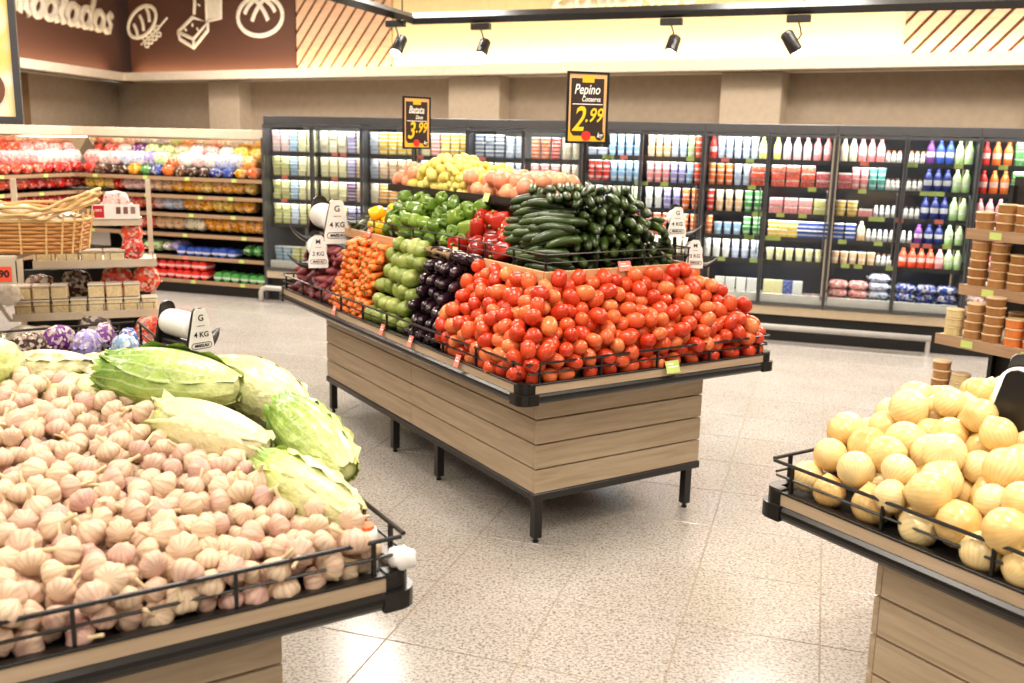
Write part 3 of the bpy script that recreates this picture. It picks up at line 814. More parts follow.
PEPR = skin('red_pepper_skin', [(0.0, s(84, 24, 14)), (0.3, s(120, 26, 16)), (0.55, s(176, 40, 26)), (0.8, s(196, 60, 40)), (1.0, s(86, 44, 22))], 0.15, 10, 0.65)
PEPY = skin('yellow_pepper_skin', [(0.0, s(244, 178, 20)), (1.0, s(246, 204, 40))], 0.2, 10, 0.6)
PSTEM = skin('pepper_stem', [(0.0, s(110, 136, 56)), (1.0, s(150, 166, 90))], 0.5)
POT = skin('potato_skin', [(0.0, s(214, 190, 80)), (0.5, s(228, 210, 108)), (1.0, s(238, 222, 136))], 0.5, 16, 0.5)
CABW = skin('cabbage_leaf', [(0.0, s(226, 230, 168)), (0.5, s(206, 222, 132)), (1.0, s(176, 204, 92))], 0.35, 9, 0.15, 0.5, 26)

def tomato_me():
    def fn(a, t):
        x, y, z = sph(a, t, .0335, .0325, .0425, .85)
        d = max(0, 1 - (math.pi * (1 - t)) / 0.5)
        w = 1 + .025 * math.cos(3 * a + 1) * math.sin(math.pi * t)
        return (x * w, y * w, z - .006 * d)
    return blob(14, 10, fn, TOM, name='tomato')
def garlic_me(seed):
    n = 7 + seed % 3; ph = seed * .7
    def fn(a, t):
        q = math.pi * t
        r = math.sin(q) ** 0.85
        lob = 1 + .085 * math.cos(n * a + ph) * math.sin(q) ** 1.4
        z = -.0225 * math.cos(q)
        if t > .75: z += .010 * ((t - .75) / .25) ** 1.5; r = max(r * (1 - .0 * t), .0)
        if t < .15: z += .004 * (1 - t / .15)
        return (.0315 * r * lob * math.cos(a), .0305 * r * lob * math.sin(a), z)
    return blob(26, 9, fn, GAR, name='garlic_bulb')
def garlic_stem_me(seed):
    r2 = random.Random(seed)
    dx, dy = r2.uniform(-.012, .012), r2.uniform(-.012, .012)
    return MB().tube([(0, 0, .022), (0, 0, .032), (dx * .5, dy * .5, .042), (dx, dy, .05 + r2.uniform(0, .012))], [.0085, .0055, .0042, .0045], 7).mesh('stem', GARS, True)
def onion_me(seed, mat, R=.047):
    def fn(a, t):
        q = math.pi * t
        r = math.sin(q) ** 0.92
        z = -R * (.86 + .05 * (seed % 3)) * math.cos(q)
        if t > .88: z += R * .22 * ((t - .88) / .12); r = max(r, .10 if t < 1 else 0)
        if t < .06: z -= R * .03
        return (R * r * math.cos(a), R * .98 * r * math.sin(a), z)
    return blob(16, 12, fn, mat, name='onion')
def spindle(Lh, R, n, nv, fn_r, mat, name, bend=0.0, axis='X', lob=0, la=0.0):
    def fn(a, t):
        r = R * fn_r(t) * (1 + la * math.cos(lob * a))
        x = -Lh + 2 * Lh * t
        return (x, r * math.cos(a), r * math.sin(a) + bend * (1 - (x / Lh) ** 2))
    return blob(n, nv, fn, mat, name=name)
def pepper_me(mat, seed, R=.042, Hh=.046):
    nl = 3 + seed % 2
    def fn(a, t):
        q = math.pi * t
        r = math.sin(q) ** .55 * (0.84 + .16 * t)
        lob = 1 + .11 * math.cos(nl * a + seed) * (0.5 + .5 * math.sin(q))
        z = -Hh * math.cos(q)
        if t > .82: z -= .016 * ((t - .82) / .18) ** 1.2
        if t < .15: z += .010 * (1 - t / .15)
        return (R * r * lob * math.cos(a), R * r * lob * math.sin(a), z)
    return blob(18, 12, fn, mat, name='pepper')
PST = MB().tube([(0, 0, Z) for Z in (.028, .036)] + [(.004, 0, .05), (.010, .003, .062)], [.012, .006, .005, .006], 7).mesh('stem', PSTEM, True)

# ------------------------------------------------------------------ piling
SPC = 1.84
def pile(region, bbox, floor_f, top_f, offs, rad, n_max, cands=36, seed=1, angs=None, tries=14, inb=None):
    """drops pieces (sets of spheres at offs, radius rad) one by one on the lowest free spot under top_f"""
    R = np.random.RandomState(seed)
    offs = np.asarray(offs, float)
    S = np.zeros((0, 3)); out = []; fails = 0
    x0, x1, y0, y1 = bbox
    while len(out) < n_max and fails < tries:
        c = np.stack([R.uniform(x0, x1, cands * 2), R.uniform(y0, y1, cands * 2)], 1)
        c = c[region(c[:, 0], c[:, 1])][:cands]
        if len(c) == 0: continue
        an = R.uniform(0, 2 * math.pi, len(c)) if angs is None else angs(c, R)
        ca, sa = np.cos(an), np.sin(an)
        px = c[:, 0:1] + ca[:, None] * offs[None, :, 0] - sa[:, None] * offs[None, :, 1]
        py = c[:, 1:2] + sa[:, None] * offs[None, :, 0] + ca[:, None] * offs[None, :, 1]
        z = floor_f(px, py) + rad * 1.15
        if len(S):
            d2 = (px[..., None] - S[:, 0]) ** 2 + (py[..., None] - S[:, 1]) ** 2
            zz = S[:, 2] + np.sqrt(np.clip((SPC * rad) ** 2 - d2, 0, None))
            zz = np.where(d2 < (SPC * rad) ** 2, zz, -1)
            z = np.maximum(z, zz.max(-1))
        zc = z.max(1)
        ok = zc + rad * .75 <= top_f(c[:, 0], c[:, 1])
        if inb is not None: ok &= inb(px, py).all(1)
        if not ok.any(): fails += 1; continue
        fails = 0
        score = np.where(ok, zc - floor_f(c[:, 0], c[:, 1]) * .85, 9)
        k = int(np.argmin(score))
        out.append((c[k, 0], c[k, 1], zc[k], an[k]))
        S = np.concatenate([S, np.stack([px[k], py[k], np.full(len(offs), zc[k])], 1)])
    return out
def to_world(T, pts):
    P = np.asarray(pts, float)
    return np.stack([T[0] + P[:, 0] * EB[0] + P[:, 1] * EA[0], T[1] + P[:, 0] * EB[1] + P[:, 1] * EA[1], P[:, 2]], 1)
def visibility(W, rad):
    """pixels each ball shows in the photograph's view (half size z-buffer of discs)"""
    x, y, d = project(W); x, y = x / 2, y / 2
    zb = np.full((342, 512), 1e9); ib = np.full((342, 512), -1)
    for i in range(len(W)):
        r = rad * FPX / d[i] / 2
        a, b, c, e = int(max(0, x[i] - r)), int(min(511, x[i] + r)), int(max(0, y[i] - r)), int(min(341, y[i] + r))
        if a > b or c > e: continue
        yy, xx = np.mgrid[c:e + 1, a:b + 1]
        dd = 1 - ((xx - x[i]) ** 2 + (yy - y[i]) ** 2) / r ** 2
        zz = d[i] - rad * np.sqrt(np.clip(dd, 0, 1))
        m = (dd > 0) & (zz < zb[c:e + 1, a:b + 1])
        zb[c:e + 1, a:b + 1][m] = zz[m]; ib[c:e + 1, a:b + 1][m] = i
    return np.bincount(ib[ib >= 0].ravel(), minlength=len(W)) * 4
def rand_rot(): return (rng.uniform(0, 6.28), rng.uniform(0, 6.28), rng.uniform(0, 6.28))
def place_balls(W, rad, meshes, name, label, cat, group, rots=None, parts=None, limit=300, stuff_label=None, stuff_name=None, scale=(.88, 1.1)):
    vis = visibility(W, rad)
    order = np.argsort(-vis)
    for n, i in enumerate(order[:limit]):
        k = rng.randrange(len(meshes))
        sc = rng.uniform(*scale)
        o = put(name, meshes[k], None, W[i], rots[i] if rots else rand_rot(), (sc, sc, sc), None, label, cat, group)
        if parts and rng.random() < .55:
            for pn, pm in parts[k]: put(pn, pm, o)
    rest = order[limit:]
    if len(rest):
        V, F, m0 = [], [], 0
        me = meshes[0]
        bv = np.array([v.co[:] for v in me.vertices]); bf = [tuple(p.vertices) for p in me.polygons]
        for i in rest:
            M = np.array(Matrix.Rotation(rng.uniform(0, 6), 3, 'X') @ Matrix.Rotation(rng.uniform(0, 6), 3, 'Z'))
            V.append(bv @ M.T + W[i]); F += [tuple(q + m0 for q in f) for f in bf]; m0 += len(bv)
        m = bpy.data.meshes.new(stuff_name); m.from_pydata(np.concatenate(V).tolist(), [], F)
        for mm in me.materials: m.materials.append(mm)
        m.polygons.foreach_set('use_smooth', [True] * len(F))
        put(stuff_name, m, label=stuff_label, cat=cat, kind='stuff')
    return vis

# tomatoes: front end of the lower tray and round its left corner
def tom_region(x, y): return (((y < .28) | (x < .27) & (y < .775 + x * .12) | (x > SW - .27) & (y < .5)) & (x > .044) & (x < SW - .044) & (y > .044))
def tom_top(x, y):
    sd = np.minimum(np.minimum(x, y), SW - x)
    return .935 + np.clip(sd, 0, .3) * .98
tp = pile(tom_region, (.04, SW - .04, .04, .82), lambda x, y: ring_floor(y, x), tom_top, [(0, 0)], .0335, 1300, 70, 3, None, 80)
place_balls(to_world(TC, tp), .036, [tomato_me()], 'tomato', 'ripe red to orange tomato in the heap at the near end of the centre stand', 'tomato', 'tomatoes on the centre stand',
            stuff_label='red tomatoes lower down inside the heap on the centre stand', stuff_name='tomato_heap')

# garlic on the left stand (local x = B measured from the left, so B from the right corner = SW - x)
gb = [(.0, .07), (.24, .15), (.57, .19), (.9, .33), (1.18, .48), (1.24, 1.5)]
def gar_edge(a): return np.interp(a, [p[0] for p in gb], [p[1] for p in gb])
def gar_region(x, y): return (SW - x > gar_edge(y)) & (y > .042) & (y < 1.24) & (SW - x < 1.02)
gp = pile(gar_region, (.4, SW - .04, .04, 1.22), lambda x, y: ZD + np.clip(y - .05, 0, 2) * .14, lambda x, y: .90 + .148 * y + .0 * x, [(0, 0)], .0275, 1000, 50, 5, None, 40)
gm = [garlic_me(i) for i in range(4)]; gst = [garlic_stem_me(i) for i in range(4)]
def gar_rot():
    return (rng.gauss(0, .9), rng.gauss(0, .9), rng.uniform(0, 6.28)) if rng.random() < .75 else rand_rot()
W = to_world(TL, gp)
place_balls(W, .029, gm, 'garlic_bulb', 'white and purple garlic bulb in the heap on the left front stand', 'garlic', 'garlic bulbs on the left stand', [gar_rot() for _ in W],
            [[('stem', gst[i])] for i in range(4)], stuff_label='garlic bulbs lower down inside the heap on the left front stand', stuff_name='garlic_heap', scale=(.8, 1.12))
print('tomatoes', len(tp), 'garlic', len(gp))
put('tray_ramp', MB().add([(.04, .05, ZD), (SW - .04, .05, ZD), (SW - .04, 1.35, ZD + .17), (.04, 1.35, ZD + .17)], [(0, 1, 2, 3)]).mesh('tray_ramp', DARK), st_l)

# onions on the right stand; local x = B, distance from the far edge = SL - y
def on_region(x, y): return (x > .052) & (SL - y > .052) & (SL - y < 1.25) & (x < 1.12)
def on_top(x, y):
    a = SL - y
    return .925 + np.clip(x, 0, .42) * .42 * np.clip(.5 + a * 1.6, .5, 1)
def on_floor(x, y): return ZD + np.clip(x - .07, 0, .4) * .25
op = pile(on_region, (.05, 1.12, SL - 1.25, SL - .05), on_floor, on_top, [(0, 0)], .048, 500, 60, 8, None, 60)
W = to_world(TR, op)
place_balls(W, .051, [onion_me(i, ONI, .0515) for i in range(3)], 'onion', 'pale yellow onion in the heap on the right front stand', 'onion', 'onions on the right stand',
            [(rng.gauss(0, .8), rng.gauss(0, .8), rng.uniform(0, 6.28)) for _ in W], scale=(.86, 1.14), stuff_name='onion_heap', stuff_label='onions deeper in the right heap')
put('tray_ramp', MB().add([(.07, .05, ZD), (.07, SL - .05, ZD), (.47, SL - .05, ZD + .10), (.47, .05, ZD + .10), (SW - .05, SL - .05, ZD + .10), (SW - .05, .05, ZD + .10)], [(0, 3, 2, 1), (2, 3, 5, 4)]).mesh('tray_ramp', DARK), st_r)

# stacked rows along the left side of the centre stand: pieces point outwards
def stack_rows(a0, a1, pitch, rowh, z0, z1, s0, slope, jit, seed):
    R = random.Random(seed); out = []; z = z0; row = 0
    while z < z1:
        a = a0 + pitch / 2 + (pitch / 2 if row % 2 else 0)
        while a < a1 - pitch * .3:
            out.append((s0 + (z - z0) * slope + R.uniform(-jit, jit), a + R.uniform(-jit, jit) * .5, z + R.uniform(-jit, jit) * .4))
            a += pitch
        z += rowh; row += 1
    return out
def place_rows(rows, half, meshes, name, label, cat, group, parts=None, ang=0.0, sa=.12, se=.1, scale=(.9, 1.08), flip=False):
    """long axis (local x) points along B; the outer end lies at row position"""
    for (b, a, z) in rows:
        W = to_world(TC, [(b + half * math.cos(ang), a + half * math.sin(ang), z)])[0]
        k = rng.randrange(len(meshes)); sc = rng.uniform(*scale)
        o = put(name, meshes[k], None, W, (rng.uniform(0, 6.28) if not flip else 0, rng.gauss(0, se), TH + ang + rng.gauss(0, sa)), (sc, sc, sc), None, label, cat, group)
        if parts:
            for pn, pm in parts: put(pn, pm, o)
eg = spindle(.085, .0385, 14, 12, lambda t: (max(0, math.sin(math.pi * min(1, t * 1.02))) ** .6) * (1.02 - .42 * t), EGG, 'eggplant', .006)
ecal = MB().lathe([(.0, .0), (.008, .001), (.006, .03), (.012, .036), (.020, .046), (.021, .060), (.0, .04)], 9, 0, Matrix.Translation((.115, 0, .0)) @ Matrix.Rotation(math.radians(-90), 4, 'Y')).mesh('calyx', EGGC, True)
place_rows(stack_rows(.80, 1.19, .076, .065, ZD + .036, 1.15, .045, .33, .008, 1), .085, [eg], 'eggplant', 'glossy dark purple eggplant stacked between tomatoes and chayotes', 'eggplant', 'eggplants on the centre stand', [('calyx', ecal)], ang=.55)
for i in range(5):
    W = to_world(TC, [(.30 + rng.uniform(-.02, .02) - .03,   .86 + i * .085, 1.18)])[0]
    o = put('eggplant', eg, None, W, (0, -.2, TH + 2.2 + rng.uniform(-.5, .5)), None, None, 'glossy dark purple eggplant stacked between tomatoes and chayotes', 'eggplant', 'eggplants on the centre stand')
    put('calyx', ecal, o)
cha = spindle(.062, .046, 16, 12, lambda t: (max(0, math.sin(math.pi * t)) ** .55) * (1.03 - .28 * t), CHA, 'chayote', .0, 'X', 5, .085)
place_rows(stack_rows(1.20, 1.64, .090, .074, ZD + .046, 1.20, .05, .36, .012, 2), .062, [cha], 'chayote', 'pale green ribbed chayote stacked between eggplants and carrots', 'chayote', 'chayotes on the centre stand', ang=.4, sa=.5, se=.35)
car = spindle(.085, .020, 10, 10, lambda t: (min(1, (t / .06)) ** .5 if t < .06 else 1) * (1 - .75 * t ** 1.3) * (1 if t < .97 else .3), CAR, 'carrot')
crown = MB().lathe([(0, -.001), (.007, -.001), (.006, .005), (0, .006)], 7, 0, Matrix.Translation((-.084, 0, 0)) @ Matrix.Rotation(math.radians(-90), 4, 'Y')).mesh('crown', CARC, True)
place_rows(stack_rows(1.65, 2.14, .041, .036, ZD + .022, 1.17, .045, .34, .007, 3), .085, [car], 'carrot', 'orange carrot stacked crown outwards beside the chayotes', 'carrot', 'carrots on the centre stand', [('crown', crown)], ang=.62, sa=.18, se=.15)
swp = [spindle(.08, .029, 12, 11, lambda t: max(0, math.sin(math.pi * t)) ** .7, SWP, 'sweet_potato', b) for b in (.004, .014)]
place_rows(stack_rows(2.15, 2.82, .066, .05, ZD + .03, 1.06, .045, .45, .01, 4), .08, swp, 'sweet_potato', 'purple red sweet potato in the stack at the far left of the centre stand', 'sweet potato', 'sweet potatoes on the centre stand', ang=.5, sa=.5, se=.2)

# cucumbers on the upper tray
def cuc_floor(x, y): return UZ + .012 + 0 * x
def cuc_top(x, y):
    m = np.minimum(np.minimum((y - UP) * 1.1, (x - UP) * 1.15), (SW - UP - x) * 1.6)
    return UZ + .10 + np.clip(m, 0, .285)
def cuc_ang(c, R):   # in the stand frame; left flank lies across the view, the rest points out of the near end
    left = c[:, 0] < .52
    return np.where(left, -TH + R.normal(-.12, .2, len(c)), -math.pi / 2 - .5 + R.normal(0, .22, len(c)))
coff = [(-.075, 0), (-.038, 0), (0, 0), (.038, 0), (.075, 0)]
cp = pile(lambda x, y: (x > UP + .02) & (x < SW - UP - .02) & (y > UP + .02) & (y < np.minimum(.90, .58 + (x - UP) * .9)), (UP, SW - UP, UP, .92), cuc_floor, cuc_top, coff, .0205, 300, 90, 9, cuc_ang, 60, lambda x, y: (x > UP + .028) & (x < SW - UP - .024) & (y > UP + .028))
cu = [spindle(.098, .0225, 11, 12, lambda t: max(0, math.sin(math.pi * t)) ** .34, CUC, 'cucumber', b) for b in (.0, .008, .016)]
W = to_world(TC, cp)
for (x, y, z, a), w in zip(cp, W):
    sc = rng.uniform(.9, 1.08)
    put('cucumber', cu[rng.randrange(3)], None, w, (rng.uniform(-.5, .5), rng.gauss(0, .1), TH + a), (sc, sc, sc), None, 'dark green cucumber piled on the upper tray of the centre stand', 'cucumber', 'cucumbers on the centre stand')
print('cucumbers', len(cp))

# peppers along the upper tray
def pep_floor(x, y): return UZ + .012 + np.clip((x - UP - .03) * .45, 0, .075)
def pep_top(x, y): return UZ + .12 + np.clip(x - UP, 0, .2) * .62
def peppers(a0, a1, mat, label, group, seed, top=pep_top, xm=.50, R=.042):
    P = pile(lambda x, y: (y > a0) & (y < a1) & (x > UP + .05) & (x < xm), (UP, .60, a0, a1), pep_floor, top, [(0, 0)], R * .95, 200, 30, seed)
    ms = [pepper_me(mat, i, R, R * 1.15) for i in range(3)]
    for (x, y, z, a), w in zip(P, to_world(TC, P)):
        k = rng.randrange(3); sc = rng.uniform(.88, 1.12)
        o = put('bell_pepper', ms[k], None, w, (rng.gauss(1.3, .6), rng.gauss(0, .5), TH + rng.uniform(-2.6, .6)), (sc, sc, sc), None, label, 'pepper', group)
        put('stem', PST, o)
    return len(P)
n1 = peppers(.74, 1.16, PEPR, 'red bell pepper in the heap beside the cucumbers', 'red peppers on the centre stand', 21, R=.046)
n2 = peppers(1.17, 2.02, PEPG, 'light green bell pepper in the heap on the upper tray', 'green peppers on the centre stand', 22, lambda x, y: UZ + .125 + np.clip(x - UP, 0, .2) * .85)
n3 = peppers(2.03, 2.26, PEPY, 'yellow bell pepper in the heap beyond the green peppers', 'yellow peppers on the centre stand', 23)
for i in range(7):
    w = to_world(TC, [(UP + .05 + (i % 2) * .03, 2.34 + (i % 4) * .045, UZ + .035 + (i // 4) * .035)])[0]
    put('cucumber', cu[i % 3], None, w, (0, 0, TH + .9 + rng.uniform(-.3, .3)), (.8, .8, .8), None, 'short green cucumber at the far end of the upper tray', 'cucumber', 'cucumbers at the far end of the centre stand')
# top shelf: onions and potatoes
def heap(a0, a1, R, meshes, name, label, cat, group, seed, top, x0=TX0 + .02, x1=TX1 - .02):
    P = pile(lambda x, y: (y > a0) & (y < a1) & (x > x0 + R * .6) & (x < x1 - R * .6), (x0, x1, a0, a1), lambda x, y: TZ + 0 * x, top, [(0, 0)], R * .95, 220, 30, seed)
    for (x, y, z, a), w in zip(P, to_world(TC, P)):
        sc = rng.uniform(.9, 1.1)
        put(name, meshes[rng.randrange(len(meshes))], None, w, rand_rot(), (sc, sc, sc), None, label, cat, group)
    return len(P)
onp = [onion_me(i, ONIP, .045) for i in range(3)]
potm = [blob(12, 8, lambda a, t: sph(a, t, .033, .030, .036), POT, name='potato')]
pots = [blob(10, 7, lambda a, t: sph(a, t, .022, .020, .024), POT, name='potato')]
n4 = heap(.80, 1.42, .043, onp, 'onion', 'pinkish onion at the near end of the top shelf', 'onion', 'onions at the near end of the top shelf', 31, lambda x, y: TZ + .145 + 0 * x)
n5 = heap(1.43, 1.62, .022, pots, 'small_potato', 'small yellow potato in the low heap beside the onions', 'potato', 'small potatoes on the top shelf', 32, lambda x, y: TZ + .13 + (y - 1.43) * .3)
n6 = heap(1.63, 2.06, .033, potm, 'potato', 'large yellow potato in the tall heap on the top shelf', 'potato', 'potatoes on the top shelf', 33, lambda x, y: TZ + .25 - np.abs(y - 1.82) * .35 - np.abs(x - .71) * .3)
n7 = heap(2.07, 2.28, .043, onp, 'onion', 'pinkish onion at the far end of the top shelf', 'onion', 'onions at the far end of the top shelf', 34, lambda x, y: TZ + .15 + 0 * x)
print('peppers', n1, n2, n3, 'top', n4, n5, n6, n7, 'onions', len(op))

# ------------------------------------------------------------------ cabbages
def cab_r(t, R, ph, a):
    r = R * (max(0, math.sin(math.pi * min(1, max(0, .05 + t * .92)))) ** .42) * (1.04 - .20 * t)
    return r * (1 + .04 * math.cos(3 * a + ph[0] + 1.2 * t) + .012 * math.cos(11 * a + ph[1] + 2 * t))
def cabbage_me(seed, Lh, R, leafy):
    """napa cabbage: barrel of tightly wrapped leaves"""
    r2 = random.Random(seed)
    ph = [r2.uniform(0, 6.28) for _ in range(4)]
    def fn(a, t):
        x = -Lh + 2 * Lh * t
        r = cab_r(t, R, ph, a) * (0.0 if t > .999 or t < .001 else 1)
        return (x, .93 * r * math.cos(a), .93 * r * math.sin(a) * .92)
    return blob(36, 22, fn, CABM[leafy], name='head')
def cab_leaf(seed, Lh, R, leafy, a0):
    """one outer leaf wrapping the head, with a wavy upper edge and a raised midrib"""
    r2 = random.Random(seed * 13 + int(a0 * 10)); ph = [r2.uniform(0, 6.28) for _ in range(4)]
    NA, NT = 15, 15
    v, f = [], []
    for j in range(NT + 1):
        t = .015 + .980 * j / NT
        wid = 1.15 * (math.sin(math.pi * min(1, .10 + .88 * (1 - t))) ** .5) + .15
        for i in range(NA):
            q = -1 + 2 * i / (NA - 1)
            a = a0 + q * wid * .95
            r = cab_r(t, R, ph, a) * 1.012 + .002 + .006 * math.exp(-(q / .13) ** 2) * t
            edge = abs(q) ** 4 + max(0, 1 - t / .12)
            r += edge * (.004 + .008 * math.sin(9 * t * 3 + 4 * q + ph[2]) + .006 * math.sin(17 * q + ph[3]))
            x = -Lh + 2 * Lh * t - max(0, 1 - t / .12) * .014 * (1 + .8 * math.sin(8 * q + ph[1]))
            v.append((x, r * math.cos(a), r * math.sin(a) * .92))
    for j in range(NT):
        for i in range(NA - 1):
            f.append((j * NA + i, j * NA + i + 1, (j + 1) * NA + i + 1, (j + 1) * NA + i))
    return MB().add(v, f).mesh('leaf', CABM[leafy], True)
def cab_mat(name, rib, leaf, tip, start):
    m, nt, bs = nm(name)
    bs.inputs['Roughness'].default_value = 0.3
    tc = node(nt, 'ShaderNodeTexCoord')
    sp = node(nt, 'ShaderNodeSeparateXYZ'); link(nt, tc.outputs['Generated'], sp.inputs[0])
    nz = node(nt, 'ShaderNodeTexNoise', Scale=14.0, Detail=5.0, Roughness=0.7); link(nt, tc.outputs['Object'], nz.inputs['Vector'])
    ad = node(nt, 'ShaderNodeMath', _operation='ADD'); mu = node(nt, 'ShaderNodeMath', _operation='MULTIPLY_ADD'); mu.inputs[1].default_value = 0.9; mu.inputs[2].default_value = -0.45
    link(nt, nz.outputs['Fac'], mu.inputs[0]); link(nt, sp.outputs[0], ad.inputs[0]); link(nt, mu.outputs[0], ad.inputs[1])
    r = ramp(nt, [(0.0, tip), (start * .5, leaf), (start, tuple(.5 * (a + b) for a, b in zip(leaf, rib))), (min(1, start + .3), rib)]); link(nt, ad.outputs[0], r.inputs[0])
    # pale veins branching along the head
    so = node(nt, 'ShaderNodeSeparateXYZ'); link(nt, tc.outputs['Object'], so.inputs[0])
    at = node(nt, 'ShaderNodeMath', _operation='ARCTAN2'); link(nt, so.outputs[2], at.inputs[0]); link(nt, so.outputs[1], at.inputs[1])
    n2 = node(nt, 'ShaderNodeTexNoise', Scale=7.0, Detail=2.0); link(nt, tc.outputs['Object'], n2.inputs['Vector'])
    w1 = node(nt, 'ShaderNodeMath', _operation='MULTIPLY_ADD'); w1.inputs[1].default_value = 21.0; link(nt, at.outputs[0], w1.inputs[0])
    w2 = node(nt, 'ShaderNodeMath', _operation='MULTIPLY'); w2.inputs[1].default_value = 9.0; link(nt, n2.outputs['Fac'], w2.inputs[0]); link(nt, w2.outputs[0], w1.inputs[2])
    sn = node(nt, 'ShaderNodeMath', _operation='SINE'); link(nt, w1.outputs[0], sn.inputs[0])
    mr = node(nt, 'ShaderNodeMapRange'); mr.inputs[1].default_value = .72; mr.inputs[2].default_value = 1.0; mr.inputs[4].default_value = .34; link(nt, sn.outputs[0], mr.inputs[0])
    mx = node(nt, 'ShaderNodeMix', _data_type='RGBA'); link(nt, mr.outputs[0], mx.inputs[0]); link(nt, r.outputs[0], mx.inputs[6]); mx.inputs[7].default_value = s(232, 236, 196)
    link(nt, mx.outputs[2], bs.inputs['Base Color'])
    n3 = node(nt, 'ShaderNodeTexNoise', Scale=38.0, Detail=3.0); link(nt, tc.outputs['Object'], n3.inputs['Vector'])
    bump(nt, bs, n3.outputs['Fac'], .8, .012)
    bs.inputs['Coat Weight'].default_value = 0.35; bs.inputs['Coat Roughness'].default_value = 0.15
    return m
CABM = [cab_mat('cabbage_pale', s(222, 222, 168), s(186, 204, 104), s(124, 166, 48), .45), cab_mat('cabbage_green', s(214, 218, 150), s(150, 180, 80), s(92, 138, 40), .78), cab_mat('cabbage_cream', s(230, 224, 176), s(212, 214, 138), s(170, 188, 90), .22)]
def leaf_tip(seed, R):
    """ruffled loose leaves at the leafy end"""
    mb = MB(); r2 = random.Random(seed)
    for k in range(7):
        a0 = k / 7 * 6.28 + r2.uniform(-.2, .2); n = 7
        for j in range(n):
            a = a0 + (j - n / 2) * .14
            for (rr_, xx) in ((R * .80, .03), (R * .98, -.03)):
                w = 1 + .08 * math.cos(j * 2.4 + k)
                mb.v.append((xx + .012 * math.sin(j * 2.1 + k), rr_ * w * math.cos(a), rr_ * w * math.sin(a) * .92))
        b = len(mb.v) - 2 * n
        for j in range(n - 1):
            mb.f.append((b + 2 * j, b + 2 * j + 1, b + 2 * j + 3, b + 2 * j + 2)); mb.m.append(0)
    return mb.mesh('leaf_tip', LEAFT, True)
LEAFT = skin('leaf_tip_skin', [(0.0, s(110, 160, 50)), (1.0, s(160, 196, 84))], 0.4, 30, .1, .4, 40)
# (world position, length half, radius, yaw deg, pitch deg, look, label)
CABS = [((-0.955, 2.660, 1.060), .185, .092, -7, 4, 1, 'long green napa cabbage in film lying topmost behind the garlic'),
        ((-0.737, 2.760, 1.005), .16, .092, -32, 8, 0, 'pale napa cabbage behind the topmost one, nearest the aisle'),
        ((-0.775, 2.420, 0.985), .165, .068, -20, 8, 2, 'creamy white napa cabbage lying against the garlic heap'),
        ((-0.510, 2.430, 0.965), .165, .078, -50, 14, 1, 'dark green wrapped napa cabbage leaning down at the right edge'),
        ((-0.475, 2.200, 0.915), .155, .064, -36, 10, 0, 'light green napa cabbage lowest at the front corner of the stand'),
        ((-1.420, 2.890, 1.020), .125, .062, 12, 0, 2, 'cream coloured cabbage lying far left behind the garlic'),
        ((-1.500, 2.700, 1.080), .100, .085, 80, 0, 0, 'round yellow green cabbage cut off by the left picture edge'),
        ((-1.190, 2.690, 1.000), .13, .062, -5, 0, 2, 'cream cabbage half hidden under the topmost napa cabbage'),
        ((-1.260, 3.000, 1.000), .11, .055, -15, 0, 2, 'small cream cabbage wedged behind the topmost napa cabbage')]
for i, (p, Lh, R, yaw, pit, look, lab) in enumerate(CABS):
    o = thing('napa_cabbage', lab, 'cabbage', p, 0, 'cabbages on the left stand')
    o.rotation_euler = (rng.uniform(0, 6), math.radians(pit), math.radians(yaw))
    Lh, R = Lh * 1.06, R * 1.10
    put('head', cabbage_me(i, Lh, R, look), o)
    for k in range(4 if look != 2 else 3): put('leaf', cab_leaf(i, Lh, R, look, k * 6.28 / (4 if look != 2 else 3) + .4 * i), o)
    if look != 2: put('leaf_tip', leaf_tip(i, R * .66), o, (-Lh + .02, 0, 0))
